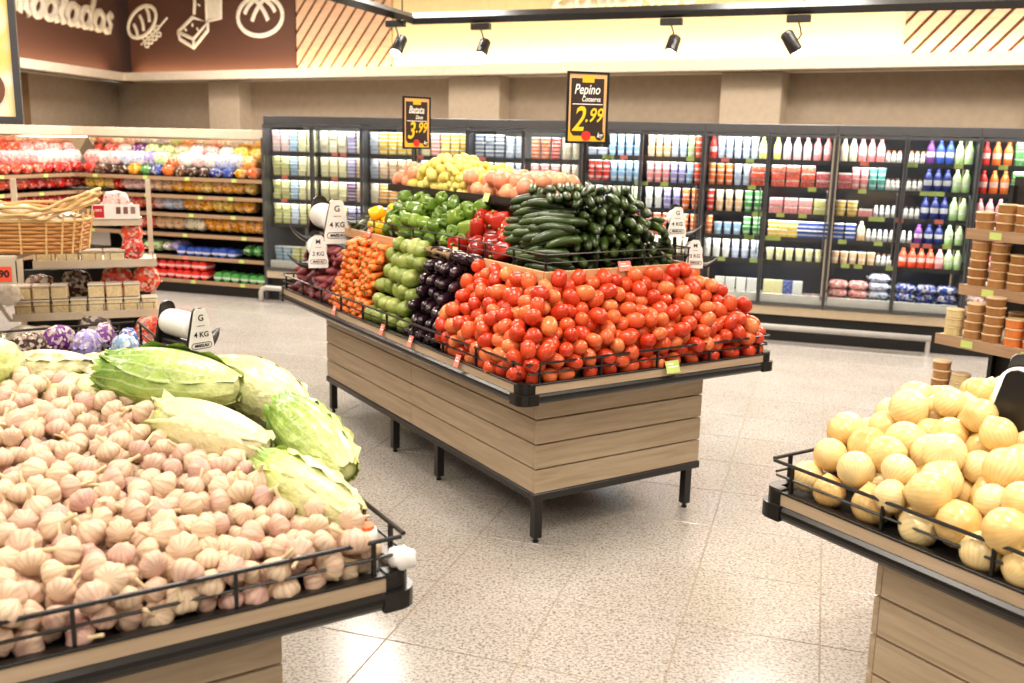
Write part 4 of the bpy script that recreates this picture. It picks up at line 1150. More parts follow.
# ------------------------------------------------------------------ bag roll holders
def roll_holder(label, loc, rz, letter, pole, plate_face=1, sc=1.0, text=True, side=1):
    """local x = roll axis; label plate at +x; blade curves out at +y"""
    t = thing('bag_roll_holder', label, 'bag dispenser', loc, rz, 'plastic bag roll holders')
    t.scale = (sc, sc, sc)
    put('pole', MB().box(-.016, .016, -.010, .010, -pole, .0).mesh('pole', BLACK), t)
    put('pole_base', MB().box(-.05, .05, -.04, .04, -pole, -pole + .008, 0, .002).mesh('pole_base', BLACK), t)
    put('bracket', MB().box(-.105, .105, -.035, .035, 0, .022, 0, .006).mesh('bracket', BLACKP), t)
    out = [(-.042, .0), (.042, .0), (.046, .03), (.026, .125)] + arc(0, .125, .026, .022, 0, 180, 6)[1:] + [(-.046, .03)]
    RYZ = Matrix(((0, 0, 1, 0), (1, 0, 0, 0), (0, 1, 0, 0), (0, 0, 0, 1)))   # poly in y,z extruded along x
    for x0, x1 in ((-.105, -.092), (.092, .105)):
        put('side_plate', MB().prism(out, x0, x1, 0, RYZ).mesh('side_plate', BLACKP), t)
    put('bag_roll', MB().lathe([(0, -.086), (.012, -.086), (.044, -.086), (.046, -.07), (.046, .07), (.044, .086), (.012, .086), (0, .086)], 20, 0, Matrix.Translation((0, 0, .075)) @ Matrix.Rotation(math.radians(90), 4, 'Y')).mesh('bag_roll', PAPER, True), t)
    lab = put('label_plate', MB().prism([(-.046, -.012), (.046, -.012), (.047, .02), (.024, .135), (.016, .143), (-.016, .143), (-.024, .135), (-.047, .02)], .105, .109, 0, RYZ).mesh('label_plate', WHITE), t)
    if text:
        for me, z in ((T_G if letter == 'G' else T_M, .112), (T_DASH, .086), (T_4 if letter == 'G' else T_2, .055), (T_LOGO, .018), (T_PILL, .018)):
            put('print', me, lab, (.1098, 0, z), (0, 0, math.pi / 2))
    blade = MB()
    n = 9
    for i in range(n):
        q = i / (n - 1)
        y, z, w, th = .03 + .11 * q, -.005 - .012 * math.sin(math.pi * q * .8) + .055 * q ** 2, .055 * (1 - q) ** .6 + .004, .012 * (1 - q) + .003
        blade.v += [(-w, side * y, z - th), (w, side * y, z - th), (w, side * y, z + th), (-w, side * y, z + th)]
    for i in range(n - 1):
        b = 4 * i
        blade.f += [(b + k, b + (k + 1) % 4, b + 4 + (k + 1) % 4, b + 4 + k) for k in range(4)]
    blade.f += [(3, 2, 1, 0), tuple(4 * n - 4 + k for k in range(4))]; blade.m += [0] * (4 * n - 2)
    put('cutting_blade', blade.mesh('cutting_blade', BLACKP, True, True), t)
    return t
roll_holder('black bag roll holder marked G behind the cabbages', (-1.13, 3.27, 1.025), math.radians(-40), 'G', .21)
w = to_world(TC, [(.26, 2.66, 1.12)])[0]
roll_holder('black bag roll holder marked G on a pole beyond the carrots', w, math.radians(-62), 'G', .19, sc=1.7, side=-1)
t = roll_holder('low black bag roll holder marked M among the sweet potatoes', to_world(TC, [(.13, 2.52, .985)])[0], math.radians(-75), 'M', .10, sc=1.25, side=-1)
put('loose_bag', MB().add([(-.10, .0, .085), (-.10, .05, .08), (-.02, .05, .12), (-.02, 0, .125), (-.12, .0, -.12), (-.12, .05, -.12)], [(0, 1, 2, 3), (0, 4, 5, 1)]).mesh('loose_bag', PAPER), t)
w = to_world(TC, [(SW - .27, .45, 1.325)])[0]
roll_holder('black bag roll holder marked G standing beside the cucumbers', w, math.radians(-95), 'G', .35, sc=.9)
w = to_world(TC, [(SW - .23, .36, 1.185)])[0]
roll_holder('lower black bag roll holder marked M at the right end of the cucumbers', w, math.radians(-95), 'M', .10, sc=.85)
w = to_world(TR, [(.555, SL - .40, 1.0)])[0]
t = roll_holder('black bag roll holder with a loose white bag among the onions', w, math.radians(60), 'G', .25, sc=1.25, text=False)
put('loose_bag', MB().add([(-.05, .035, .03), (.05, .035, .03), (.06, .12, .025), (-.04, .13, .02), (.05, .02, .10), (-.05, .02, .10)], [(0, 1, 2, 3), (0, 5, 4, 1)]).mesh('loose_bag', PAPER), t)
# white tag bottle standing at the left stand's corner
tg = thing('label_tub', 'small white tub with orange lid at the corner of the garlic stand', 'tub', (-0.325, 2.07, ZD - .012), TH)
put('tub_body', MB().lathe([(0, 0), (.026, 0), (.030, .02), (.030, .10), (.027, .115), (0, .116)], 14).mesh('tub_body', WHITE, True), tg)
put('lid', MB().lathe([(0, .116), (.022, .116), (.022, .124), (0, .125)], 14).mesh('lid', plain('orange_lid', s(236, 112, 48), .5)), tg)
gb_ = put('crumpled_bag', blob(14, 9, lambda a, t: tuple(v * (1 + .22 * math.cos(5 * a + 7 * t) * math.sin(3.1 * t)) for v in sph(a, t, .055, .045, .032)), PAPER, name='crumpled_bag'), None, (-0.236, 2.03, ZB + .112), (0.2, .2, .4), (.62, .62, .8), label='crumpled white plastic bag hooked on the garlic stand corner', cat='bag')

# ------------------------------------------------------------------ price signs
def price_sign(label, loc, rz, zb, zt, pole_z, texts, w=.20):
    t = thing('price_sign', label, 'sign', loc, rz, 'hanging price signs')
    put('pole', MB().tube([(0, .012, pole_z), (0, .012, zb + .02)], .007, 8).mesh('pole', BLACK), t)
    h = zt - zb; zc = (zb + zt) / 2
    put('frame', MB().box(-w / 2, w / 2, -.006, .006, zb, zb + .010).box(-w / 2, w / 2, -.006, .006, zt - .010, zt).box(-w / 2, -w / 2 + .010, -.006, .006, zb + .01, zt - .01).box(w / 2 - .010, w / 2, -.006, .006, zb + .01, zt - .01).mesh('frame', BLACK), t)
    bd = put('card', MB().box(-w / 2 + .01, w / 2 - .01, -.003, .003, zb + .01, zt - .01).mesh('card', SIGNT), t)
    put('print_panel', MB().prism([(x, z) for x, z in [(-w * .40, zb + .055), (-w * .33, zb + .035), (w * .38, zb + .035), (w * .38, zt - .03), (-w * .40, zt - .03)]], .003, .004, 0, RXZ).mesh('print_panel', SIGNB), bd)
    put('print_corner', MB().prism([(-w * .44, zb + .012), (w * .44, zb + .012), (w * .44, zb + .05), (0, zb + .03), (-w * .44, zb + .075)], .0026, .0034, 0, RXZ).mesh('print_corner', plain('sign_yellow', s(240, 190, 40), .5)), bd)
    put('print_tab', MB().prism([(-w * .14, zt - .048), (w * .14, zt - .048), (w * .14, zt - .018), (-w * .14, zt - .018)], .004, .005, 0, RXZ).mesh('print_tab', MAT['sign_yellow']), bd)
    a, b, c, d = texts
    put('print_text', a, bd, (-.005, -.0052, zt - .080)); put('print_text', b, bd, (.015, -.0052, zt - .122))
    put('print_rule', MB().box(-w * .36, w * .36, -.005, -.0042, zt - .146, zt - .142).mesh('print_rule', TEXTW), bd)
    put('print_text', c, bd, (-.045, -.0052, zb + .105)); put('print_text', d, bd, (.030, -.0052, zb + .125))
    put('print_dot', MB().prism(arc(-.003, zb + .035, .022, .022, 0, 345, 23), .0045, .0055, 0, RXZ).mesh('print_dot', REDM), bd)
    put('print_badge', MB().prism(arc(.062, zb + .038, .022, .022, 0, 345, 23), .0045, .0052, 0, RXZ).mesh('print_badge', SIGNB), bd)
    put('print_text', T_KG, bd, (.062, -.0062, zb + .038))
w = to_world(TC, [(.71, .60, 0)])[0]
price_sign('black framed price sign reading Pepino 2.99 above the cucumbers', (w[0], w[1], 0), math.radians(14), 1.735, 2.055, 1.40, SIGN_T['a'])
w = to_world(TC, [(.71, 2.335, 0)])[0]
price_sign('black framed price sign reading 3.99 above the potatoes', (w[0], w[1], 0), math.radians(40), 1.675, 1.985, TZ - .012, SIGN_T['b'])

# ------------------------------------------------------------------ packages: prototypes
PK = objcol('package_print', 0.35, 0.5, None, (0.9, 0.88, 0.84, 1), 9.0)
PKB = objcol('package_band', 0.35, 0.5, (0.30, 0.52), (0.92, 0.9, 0.86, 1))
PLID = plain('package_lid', s(240, 238, 230), 0.4)
FILM = film('film_bag', .42)
FILMB = film('film_bag_light', .22)
def me_tub(w=.092, d=.07, h=.066):
    mb = MB()
    b = [(-w * .42, -d * .42), (w * .42, -d * .42), (w * .42, d * .42), (-w * .42, d * .42)]; t = [(x * 1.12, y * 1.12) for x, y in b]
    mb.add([(x, y, 0) for x, y in b] + [(x, y, h * .82) for x, y in t], [(3, 2, 1, 0), (0, 1, 5, 4), (1, 2, 6, 5), (2, 3, 7, 6), (3, 0, 4, 7)])
    mb.box(-w * .49, w * .49, -d * .49, d * .49, h * .82, h * .98, 1, .003)
    return mb.mesh('tub', [PKB, PLID])
def me_round(R=.045, h=.062): return MB().lathe([(0, 0), (R * .85, 0), (R * .97, h * .82), (R, h * .82), (R, h * .98), (0, h * .99)], 14, 0, None, [0, 0, 1, 1, 1]).mesh('round_tub', [PKB, PLID])
def me_bottle(R=.034, h=.205): return MB().lathe([(0, 0), (R * .95, 0), (R, .01), (R, h * .3), (R * .94, h * .34), (R, h * .4), (R, h * .62), (R * .55, h * .82), (R * .38, h * .86), (R * .42, h * .87), (R * .42, h * .99), (0, h)], 12, 0, None, [0, 0, 0, 0, 0, 0, 0, 0, 1, 1, 1]).mesh('bottle', [PKB, objcol('bottle_cap', .4)], True)
def me_sbottle(R=.02, h=.095): return MB().lathe([(0, 0), (R, 0), (R, h * .45), (R * .75, h * .55), (R * .95, h * .68), (R * .6, h * .86), (R * .6, h), (0, h)], 10, 0, None, [0, 0, 0, 0, 0, 1, 1]).mesh('small_bottle', [WHITE, objcol('small_cap', .4)], True)
def me_cup(R=.034, h=.10): return MB().lathe([(0, 0), (R * .8, 0), (R * .98, h * .93), (R * 1.06, h * .93), (R * 1.06, h * .98), (0, h * .99)], 12, 0, None, [0, 0, 1, 1, 1]).mesh('cup', [PKB, PLID])
def me_box(w=.085, d=.05, h=.17): return MB().box(-w / 2, w / 2, -d / 2, d / 2, 0, h, 0, .002).mesh('carton', PK)
def me_multi(w=.115, d=.08, h=.062):
    mb = MB().box(-w / 2, w / 2, -d / 2, d / 2, 0, h * .86, 0, .005)
    for k in range(3): mb.box(-w / 2 + k * w / 3 + .002, -w / 2 + (k + 1) * w / 3 - .002, -d / 2 + .002, d / 2 - .002, h * .86, h, 1)
    return mb.mesh('cup_pack', [PK, PLID])
def me_bag(w=.2, d=.11, h=.12, seed=0, mat=None, nu=16, nv=10):
    """filled film bag: pillow with crimped fins at both ends of its length and creases running in from them"""
    r2 = random.Random(seed); p = [r2.uniform(0, 6) for _ in range(4)]
    V, F = [], []
    for side in (1, -1):
        for i in range(nu + 1):
            u = -1 + 2 * i / nu
            e = max(0, 1 - abs(u / .86) ** 4)
            for j in range(nv + 1):
                v = -1 + 2 * j / nv
                pr = e ** .5 * max(0, 1 - abs(v) ** 3.5) ** .5
                cr = 1 + .10 * math.sin(5 * v + p[0] + 3 * u) * abs(u) + .06 * math.sin(9 * u + p[1] + 2 * v) + .05 * math.sin(13 * v + p[2])
                fin = max(0, (abs(u) - .86) / .14)
                yy = v * d / 2 * (1 - .16 * (1 - e) + .14 * fin)
                V.append((u * w / 2 + .006 * math.sin(7 * v + p[3]) * fin, yy, h / 2 + side * h / 2 * pr * cr * .95 + .006 * fin * math.sin(8 * v + p[2])))
    n = (nu + 1) * (nv + 1)
    for sd in (0, 1):
        for i in range(nu):
            for j in range(nv):
                q = [sd * n + i * (nv + 1) + j, sd * n + (i + 1) * (nv + 1) + j, sd * n + (i + 1) * (nv + 1) + j + 1, sd * n + i * (nv + 1) + j + 1]
                F.append(tuple(q if sd == 0 else q[::-1]))
    return MB().add(V, F).mesh('bag', mat or FILM, True, True)
ME = {'tub': (me_tub(), .098, .067), 'round': (me_round(), .096, .062), 'bottle': (me_bottle(), .076, .2), 'sbottle': (me_sbottle(), .046, .095), 'cup': (me_cup(), .077, .10), 'carton': (me_box(), .092, .17), 'pack': (me_multi(), .122, .063),
      'bag': (me_bag(.17, .14, .09, 1), .16, .08), 'bags': (me_bag(.2, .16, .07, 2), .175, .065)}
KIND = {'tub': ('margarine_tub', 'margarine tub', 'tub'), 'round': ('round_tub', 'round tub', 'tub'), 'bottle': ('yogurt_bottle', 'yogurt bottle', 'bottle'), 'sbottle': ('small_bottle', 'small yogurt bottle', 'bottle'),
        'cup': ('yogurt_cup', 'yogurt cup', 'cup'), 'carton': ('carton', 'carton', 'carton'), 'pack': ('yogurt_pack', 'yogurt multipack', 'multipack'), 'bag': ('chilled_bag', 'bag', 'bag'), 'bags': ('chilled_bag', 'flat bag', 'bag')}
CN = {'pale yellow': s(240, 232, 170), 'cream': s(242, 232, 200), 'yellow': s(246, 206, 70), 'yellow green': s(214, 214, 120), 'peach': s(240, 196, 150), 'pink': s(240, 150, 150), 'pale pink': s(240, 200, 200), 'light blue': s(150, 190, 226),
      'blue': s(50, 80, 170), 'white and blue': s(190, 206, 236), 'white': s(240, 240, 236), 'red': s(222, 48, 40), 'orange': s(240, 120, 50), 'green': s(80, 160, 80), 'pale green': s(186, 222, 150), 'purple': s(110, 50, 130), 'lilac': s(160, 150, 210), 'brown': s(110, 70, 46),
      'grey blue': s(120, 134, 160), 'teal': s(90, 180, 170), 'dark blue': s(34, 44, 110), 'orange red': s(236, 78, 44), 'red and blue': s(200, 70, 80), 'dark brown': s(70, 44, 34), 'amber': s(238, 168, 40)}
ORD = ['first', 'second', 'third', 'fourth', 'fifth', 'sixth', 'seventh', 'eighth', 'ninth', 'tenth', 'eleventh', 'twelfth', 'thirteenth', 'fourteenth']

# ------------------------------------------------------------------ fridges
DW, FD, FH = 0.5645, 0.80, 1.925
U0 = np.array([math.cos(math.radians(-17.7)), math.sin(math.radians(-17.7))]); N0 = np.array([U0[1], -U0[0]]); FANG = math.radians(-17.7)
SH_L, SH_R = [1.56, 1.315, 1.07, .815], [1.615, 1.38, 1.145, .935, .725]
LABF = ['tall glass door fridge full of margarine tubs beside the bread shelves', 'glass door fridge of yellow margarine tubs behind the 3.99 price sign', 'glass door fridge of white tubs behind the top shelf onions', 'glass door fridge of yogurt cups right of the 2.99 price sign',
        'glass door fridge with orange red multipacks above the tomatoes', 'glass door fridge with blue and green juice bottles above the aisle', 'rightmost glass door fridge behind the round cookie tubs']
DSH = plain('shelf_dark', s(58, 58, 62), .4); BACKL = plain('fridge_back_light', s(214, 216, 214), .5); BACKD = plain('fridge_back_dark', s(58, 60, 74), .5); KICK = plain('fridge_kick', s(30, 28, 27), .5); KBEI = plain('fridge_band', s(196, 178, 150), .5)  # back panel colours carry painted light: overexposed at left, dark glass reflection at right
door_frame = MB().box(.004, .016, -.03, 0, .335, 1.838, 0, .003).box(DW - .016, DW - .004, -.03, 0, .335, 1.838, 0, .003).box(.016, DW - .016, -.03, 0, .335, .36).box(.016, DW - .016, -.03, 0, 1.813, 1.838).mesh('door_frame', GREYM)
pane = MB().box(.016, DW - .016, -.018, -.012, .36, 1.813).mesh('pane', GLASS)
handle = MB().tube([(DW - .045, -.03, .8), (DW - .045, -.055, .82), (DW - .045, -.055, 1.35), (DW - .045, -.03, 1.37)], .006, 6).mesh('handle', GREYM)
for un in range(7):
    x0 = un * 2 * DW; x1 = x0 + 2 * DW
    base = F0 + U0 * x0
    r = thing('display_fridge', LABF[un], 'fridge', (base[0], base[1], 0), FANG, 'glass door fridges along the back wall')
    left = un < 3
    W2 = 2 * DW
    put('cabinet', MB().box(0, .016, .0, FD, .24, 1.845).box(W2 - .016, W2, 0, FD, .24, 1.845).box(0, W2, 0, FD, 1.845, FH, 0, .004).box(0.03, W2 - .03, .03, FD - .03, .24, .335).mesh('cabinet', GREYM), r)
    put('back_panel', MB().box(.03, W2 - .03, FD - .04, FD, .335, 1.845).mesh('back_panel', BACKL if left else BACKD), r)
    put('basin', MB().box(.03, W2 - .03, .02, .05, .335, .43).box(.03, W2 - .03, .05, FD - .04, .335, .35).mesh('basin', WHITE), r)
    put('kick_band', MB().box(0, W2, -.012, .03, .245, .325, 0, .004).mesh('kick_band', KBEI), r)
    put('kick_plate', MB().box(0, W2, .05, .08, 0, .245).mesh('kick_plate', KICK), r)
    put('canopy_light', MB().box(.06, W2 - .06, .045, .075, 1.825, 1.838).mesh('canopy_light', LED), r)
    put('mullion', MB().box(DW - .008, DW + .008, .0, .03, .335, 1.845).mesh('mullion', GREYM), r)
    for dn in range(2):
        d = put('door', door_frame, r, (dn * DW, 0, 0)); put('pane', pane, d); put('handle', handle, d)
    L = bpy.data.lights.new('fridge_light', 'AREA'); L.shape = 'RECTANGLE'; L.size = W2 - .12; L.size_y = .05; L.energy = 3.0 if left else 4.5; L.color = (1, 1, .97)
    lo = bpy.data.objects.new('fridge_light', L); COL.objects.link(lo); lo.parent = r; lo.location = (DW, .06, 1.82); lo.rotation_euler = (math.radians(22), 0, 0)
    zs = SH_L if left else SH_R
    for z in zs:
        sh = put('shelf', MB().box(.035, W2 - .035, .075, FD - .05, z - .02, z).box(.035, W2 - .035, .068, .075, z - .03, z + .008).mesh('shelf', DSH), r)
        for k in range(rng.randrange(2, 6) if not left else rng.randrange(1, 3)):
            put('price_tag', MB().box(-.035, .035, -.002, .002, -.022, .016).mesh('price_tag', GREENTAG if rng.random() < (.8 if not left else .3) else PINKTAG), sh, (.1 + rng.random() * (W2 - .2), .064, z - .006))
        if not left or True:
            Ls = bpy.data.lights.new('shelf_light', 'AREA'); Ls.shape = 'RECTANGLE'; Ls.size = W2 - .14; Ls.size_y = .03; Ls.energy = 1.2 if left else 2.5; Ls.color = (1, 1, .97)
            lo = bpy.data.objects.new('shelf_light', Ls); COL.objects.link(lo); lo.parent = r; lo.location = (DW, .085, z - .032); lo.rotation_euler = (math.radians(25), 0, 0)
# front bumper rail
rail = thing('floor_rail', 'white steel bumper rail running along the floor before the fridges', 'rail', (F0[0], F0[1], 0), FANG)
put('rail_tube', MB().tube([(-.02, -.10, 0), (-.02, -.10, .10), (.0, -.10, .135), (.04, -.10, .15), (6.55, -.10, .15)], .028, 10).mesh('rail_tube', STEEL, True), rail)
for xx in (2.2, 4.4, 6.53): put('rail_post', MB().tube([(xx, -.10, 0), (xx, -.10, .14)], .02, 8).tube([(xx, -.10, 0), (xx, -.10, .008)], .04, 10).mesh('rail_post', STEEL), rail)

# contents: door -> rows top to bottom; entries (kind, colour, columns, high)
T5 = lambda a: [('tub', c, n, 3) for c, n in a]
CONT = {
 0: [T5([('pale pink', 2), ('light blue', 1), ('pale yellow', 2)]), T5([('yellow green', 2), ('light blue', 1), ('pale yellow', 2)]), T5([('yellow green', 2), ('light blue', 1), ('pale yellow', 2)]), T5([('yellow green', 2), ('white and blue', 1), ('yellow green', 2)]), T5([('light blue', 2), ('yellow green', 3)])],
 1: [T5([('cream', 3), ('lilac', 1), ('cream', 1)]), T5([('pale yellow', 3), ('lilac', 1), ('peach', 1)]), T5([('pale yellow', 3), ('purple', 1), ('peach', 1)]), T5([('yellow green', 3), ('lilac', 2)]), T5([('cream', 2), ('lilac', 2), ('yellow green', 1)])],
 2: [T5([('white and blue', 1), ('yellow', 4)]), T5([('white and blue', 1), ('peach', 4)]), T5([('cream', 1), ('amber', 4)]), T5([('cream', 3), ('peach', 2)]), T5([('cream', 5)])],
 3: [T5([('pale yellow', 1), ('pink', 1), ('yellow', 3)]), T5([('cream', 2), ('peach', 3)]), T5([('cream', 2), ('yellow', 3)]), T5([('cream', 5)]), T5([('cream', 5)])],
 4: [[('tub', 'grey blue', 3, 3), ('round', 'white and blue', 2, 3)], [('tub', 'grey blue', 3, 3), ('round', 'white and blue', 2, 3)], [('tub', 'grey blue', 5, 3)], [('tub', 'cream', 5, 3)], []],
 5: [[('round', 'orange', 2, 3), ('round', 'red', 1, 3), ('round', 'cream', 2, 3)], [('round', 'pink', 3, 3), ('round', 'cream', 2, 3)], [('round', 'pink', 5, 2)], [], []],
 6: [[('tub', 'white and blue', 2, 1), ('cup', 'light blue', 4, 2)], [('cup', 'red', 3, 2), ('cup', 'light blue', 4, 2)], [('cup', 'light blue', 3, 2), ('cup', 'pale green', 3, 2)], [('cup', 'red', 6, 2)], [('cup', 'cream', 6, 2)], [('carton', 'cream', 4, 1)]],
 7: [[('cup', 'peach', 3, 2), ('cup', 'white and blue', 2, 2), ('cup', 'pale green', 1, 2), ('cup', 'orange red', 1, 2)], [('cup', 'pink', 3, 2), ('cup', 'lilac', 2, 2), ('cup', 'light blue', 1, 2), ('cup', 'orange red', 1, 2)], [('cup', 'white', 2, 2), ('cup', 'lilac', 2, 2), ('cup', 'orange', 2, 2)], [('cup', 'orange red', 3, 2), ('cup', 'orange', 3, 2)], [('cup', 'cream', 6, 2)], [('carton', 'cream', 4, 1)]],
 8: [[('bottle', 'red', 1, 1), ('cup', 'white and blue', 4, 2), ('bottle', 'yellow green', 1, 1)], [('cup', 'orange', 3, 2), ('cup', 'white and blue', 2, 2), ('pack', 'orange red', 1, 3)], [('cup', 'red', 1, 2), ('cup', 'peach', 3, 2), ('cup', 'green', 2, 2)], [('cup', 'orange', 1, 2), ('cup', 'light blue', 3, 1), ('cup', 'green', 2, 2)], [('cup', 'white', 3, 2), ('cup', 'white and blue', 3, 2)], [('pack', 'red', 1, 2), ('carton', 'white', 3, 1)]],
 9: [[('bottle', 'yellow green', 1, 1), ('bottle', 'pale pink', 3, 1), ('bottle', 'pink', 2, 1)], [('pack', 'orange red', 3, 3), ('pack', 'red and blue', 1, 2)], [('pack', 'pink', 3, 2), ('pack', 'yellow green', 1, 2)], [('tub', 'yellow', 2, 2), ('tub', 'blue', 2, 2)], [('cup', 'pale yellow', 7, 1)], [('carton', 'pale yellow', 2, 1), ('carton', 'blue', 1, 1), ('carton', 'white', 1, 1), ('bags', 'pale pink', 1, 1)]],
 10: [[('bottle', 'cream', 2, 1), ('bottle', 'pink', 3, 1), ('sbottle', 'orange', 3, 1)], [('pack', 'red and blue', 1, 2), ('cup', 'pink', 2, 2), ('cup', 'teal', 2, 2), ('sbottle', 'brown', 3, 1)], [('round', 'yellow', 2, 2), ('pack', 'pink', 1, 1), ('sbottle', 'white', 4, 1)], [('tub', 'blue', 2, 2), ('bottle', 'peach', 1, 1), ('sbottle', 'white', 5, 1)], [('cup', 'peach', 5, 1), ('sbottle', 'brown', 3, 1)], [('bags', 'pink', 2, 3), ('bags', 'white and blue', 1, 4)]],
 11: [[('sbottle', 'orange', 4, 1), ('bottle', 'purple', 1, 1), ('bottle', 'blue', 2, 1), ('bottle', 'pale green', 2, 1)], [('sbottle', 'dark brown', 3, 1), ('bottle', 'dark blue', 3, 1), ('bottle', 'pale green', 2, 1)], [('sbottle', 'dark brown', 3, 1), ('bottle', 'dark blue', 3, 1), ('bottle', 'pale green', 2, 1)], [('sbottle', 'white', 2, 1), ('bottle', 'purple', 1, 1), ('bottle', 'dark blue', 2, 1), ('bottle', 'pale green', 2, 1)], [('bottle', 'orange red', 4, 1), ('bottle', 'pink', 1, 1), ('bottle', 'pale green', 2, 1)], [('bags', 'blue', 3, 3)]],
 12: [[('bottle', 'red', 1, 1), ('bottle', 'orange', 2, 1), ('pack', 'green', 2, 3)], [('bottle', 'red', 1, 1), ('bottle', 'orange', 2, 1), ('pack', 'green', 2, 3)], [('bottle', 'pink', 4, 1), ('pack', 'green', 1, 2)], [('bottle', 'red', 3, 1), ('bottle', 'orange', 3, 1)], [('bottle', 'pink', 6, 1)], [('bags', 'pale pink', 3, 2)]],
}
CONT[13] = CONT[12]
for dn, rows in CONT.items():
    zs = (SH_L if dn < 6 else SH_R) + [.352]
    for rn, row in enumerate(rows):
        z0 = zs[rn]; top = ((zs[rn - 1] - .03) if rn else 1.825)
        if not row: continue
        run = sum(ME[k][1] * n for k, c, n, h in row); fill = (DW - .055) / run
        row = [(k, c, max(1, int(round(n * fill + (-.15 if fill < 1 else .1)))), h) for k, c, n, h in row]
        xx = .028; run = sum(ME[k][1] * n for k, c, n, h in row)
        gap = (DW - .052 - run) / max(1, sum(n for k, c, n, h in row))
        gap = max(-.012, min(gap, .03))
        for k, cn, n, high in row:
            me, pw, ph = ME[k]
            fz = min(1.12, (top - z0 - .012) / (ph * high)); ph = ph * fz
            nme, phrase, cat = KIND[k]
            sn = ['top', 'second', 'third', 'fourth', 'fifth', 'sixth'][rn] + ' shelf' if rn < len(zs) - 1 else 'bottom basin'
            lab = '%s %s, %s, %s glass fridge door from the left' % (cn, phrase, sn, ORD[dn])
            for i in range(n):
                x = xx + pw / 2; xx += pw + gap
                if x + pw / 2 > DW + .01: continue
                for hh in range(high):
                    z = z0 + hh * ph
                    p = F0 + U0 * (dn * DW + x) - N0 * (.135 + rng.uniform(0, .02) + (.05 if k in ('bag', 'bags') else 0))
                    put(nme, me, None, (p[0], p[1], z), (0, 0, FANG + rng.uniform(-.06, .06) + (rng.choice((0, math.pi)) if k == 'tub' else 0)), (1, 1, fz), CN[cn], lab, cat, lab)
# ------------------------------------------------------------------ bread shelves
SHELFW = wood('shelf_edge_wood', s(150, 118, 88), s(176, 144, 112), 'X', .5); SBACK = plain('shelf_back', s(206, 176, 136), .6); SDARK = plain('shelf_dark_back', s(38, 34, 32), .7)
BZ = [1.262, 1.07, .872, .655, .41, .150]
def bread_run(label, origin, ang, L, n_sec, sides=(0, 1), fx=0):
    r = thing('bread_shelves', label, 'shelving', (origin[0], origin[1], 0), ang, 'bread shelving along the walls')
    put('back_panel', MB().box(0, L, .50, .54, .1, 1.28).mesh('back_panel', SDARK), r)
    if 0 in sides: put('side_panel', MB().box(0, .025, .05, .54, 0, 1.70).mesh('side_panel', GREYM), r)
    if 1 in sides: put('side_panel', MB().box(L - .03, L - .0, .0, .54, 0, 1.70).mesh('side_panel', GREYM), r)
    put('plinth', MB().box(.03, L - .03, .06, .5, 0, .12).mesh('plinth', KICK), r)
    put('top_fascia', MB().box(fx, L, .12, .16, 1.68, 1.775, 0, .004).mesh('top_fascia', CREAM), r)
    m = put('mirror', MB().box(.03, L - .03, -.006, .006, 0, .46).mesh('mirror', MIRROR), r, (0, .50, 1.30), (math.radians(38), 0, 0))
    for z in BZ:
        sh = put('shelf', MB().box(.03, L - .03, .02, .5, z - .03, z).mesh('shelf', SDARK), r)
        put('shelf_edge', MB().box(.03, L - .03, .0, .02, z - .034, z + .004).mesh('shelf_edge', SHELFW), sh)
        n = int(L / .55)
        for k in range(n):
            put('price_tag', MB().box(-.03, .03, -.002, 0, -.018, .018).mesh('price_tag', GREENTAG if rng.random() < .8 else PINKTAG), sh, ((k + .3 + rng.random() * .4) * L / n, -.001, z - .014))
    fe = MB().tube([(.04, .01, BZ[0] + .11), (L - .04, .01, BZ[0] + .11)], .004, 5)
    for k in range(int(L / .06)): fe.tube([(.05 + k * .06, .01, BZ[0]), (.05 + k * .06, .01, BZ[0] + .11)], .002, 4)
    put('wire_front', fe.mesh('wire_front', BLACK), r)
    return r
BL = 2.42
BO = F0 - U0 * (BL + .005)
bread_run('bread shelves on the back wall, left of the fridges', BO, FANG, BL, 2, (1,), -.16)
LO = BO + N0 * 2.6 + U0 * .0
LA2 = math.atan2(-N0[1], -N0[0])     # x runs from near the camera to the corner
bread_run('bread shelves on the left wall, mostly behind the basket', LO + U0 * .0, LA2, 3.1, 2, (0,))
BAGS = [me_bag(.22, .15, .155, i + 5, FILM if i % 2 else FILMB) for i in range(4)]
BAGL = [me_bag(.30, .105, .12, i + 15, FILM if i % 2 else FILMB) for i in range(3)]
PACKB = me_bag(.15, .14, .12, 41, FILMB, 10, 8)
ROLLB = MB().lathe([(0, -.085), (.046, -.085), (.052, -.07), (.052, .07), (.046, .085), (0, .085)], 14, 0, Matrix.Translation((0, 0, .052)) @ Matrix.Rotation(math.radians(90), 4, 'X')).mesh('round_pack', [PKB])
def shelf_row(origin, dirv, nv, ang, z, x0, x1, mesh, pitch, cols, name, what, where, cat, up=False, depth=.13, high=1, dz=.1):
    x = x0 + pitch / 2; i = 0
    while x + pitch / 2 <= x1 + .001:
        for hh in range(high):
            cn = cols[min(len(cols) - 1, int((x - x0) / (x1 - x0) * len(cols)))]
            p = origin + dirv * x - nv * (depth + rng.uniform(-.015, .015))
            me = mesh[rng.randrange(len(mesh))] if isinstance(mesh, list) else mesh
            lab = '%s %s on the %s' % (cn, what, where)
            rx = math.radians(58) if up else 0
            put(name, me, None, (p[0], p[1], z + hh * dz + (.03 if up else .0)), (0 if not up else rng.uniform(-.1, .2), 0, ang + (math.pi / 2 if up else 0) + rng.uniform(-.12, .12)), (1, 1, rng.uniform(.92, 1.08)), CN[cn], lab, cat, lab)
        x += pitch; i += 1
B1 = (BO, U0, N0, FANG)
TW = 'bread shelf behind the baskets'
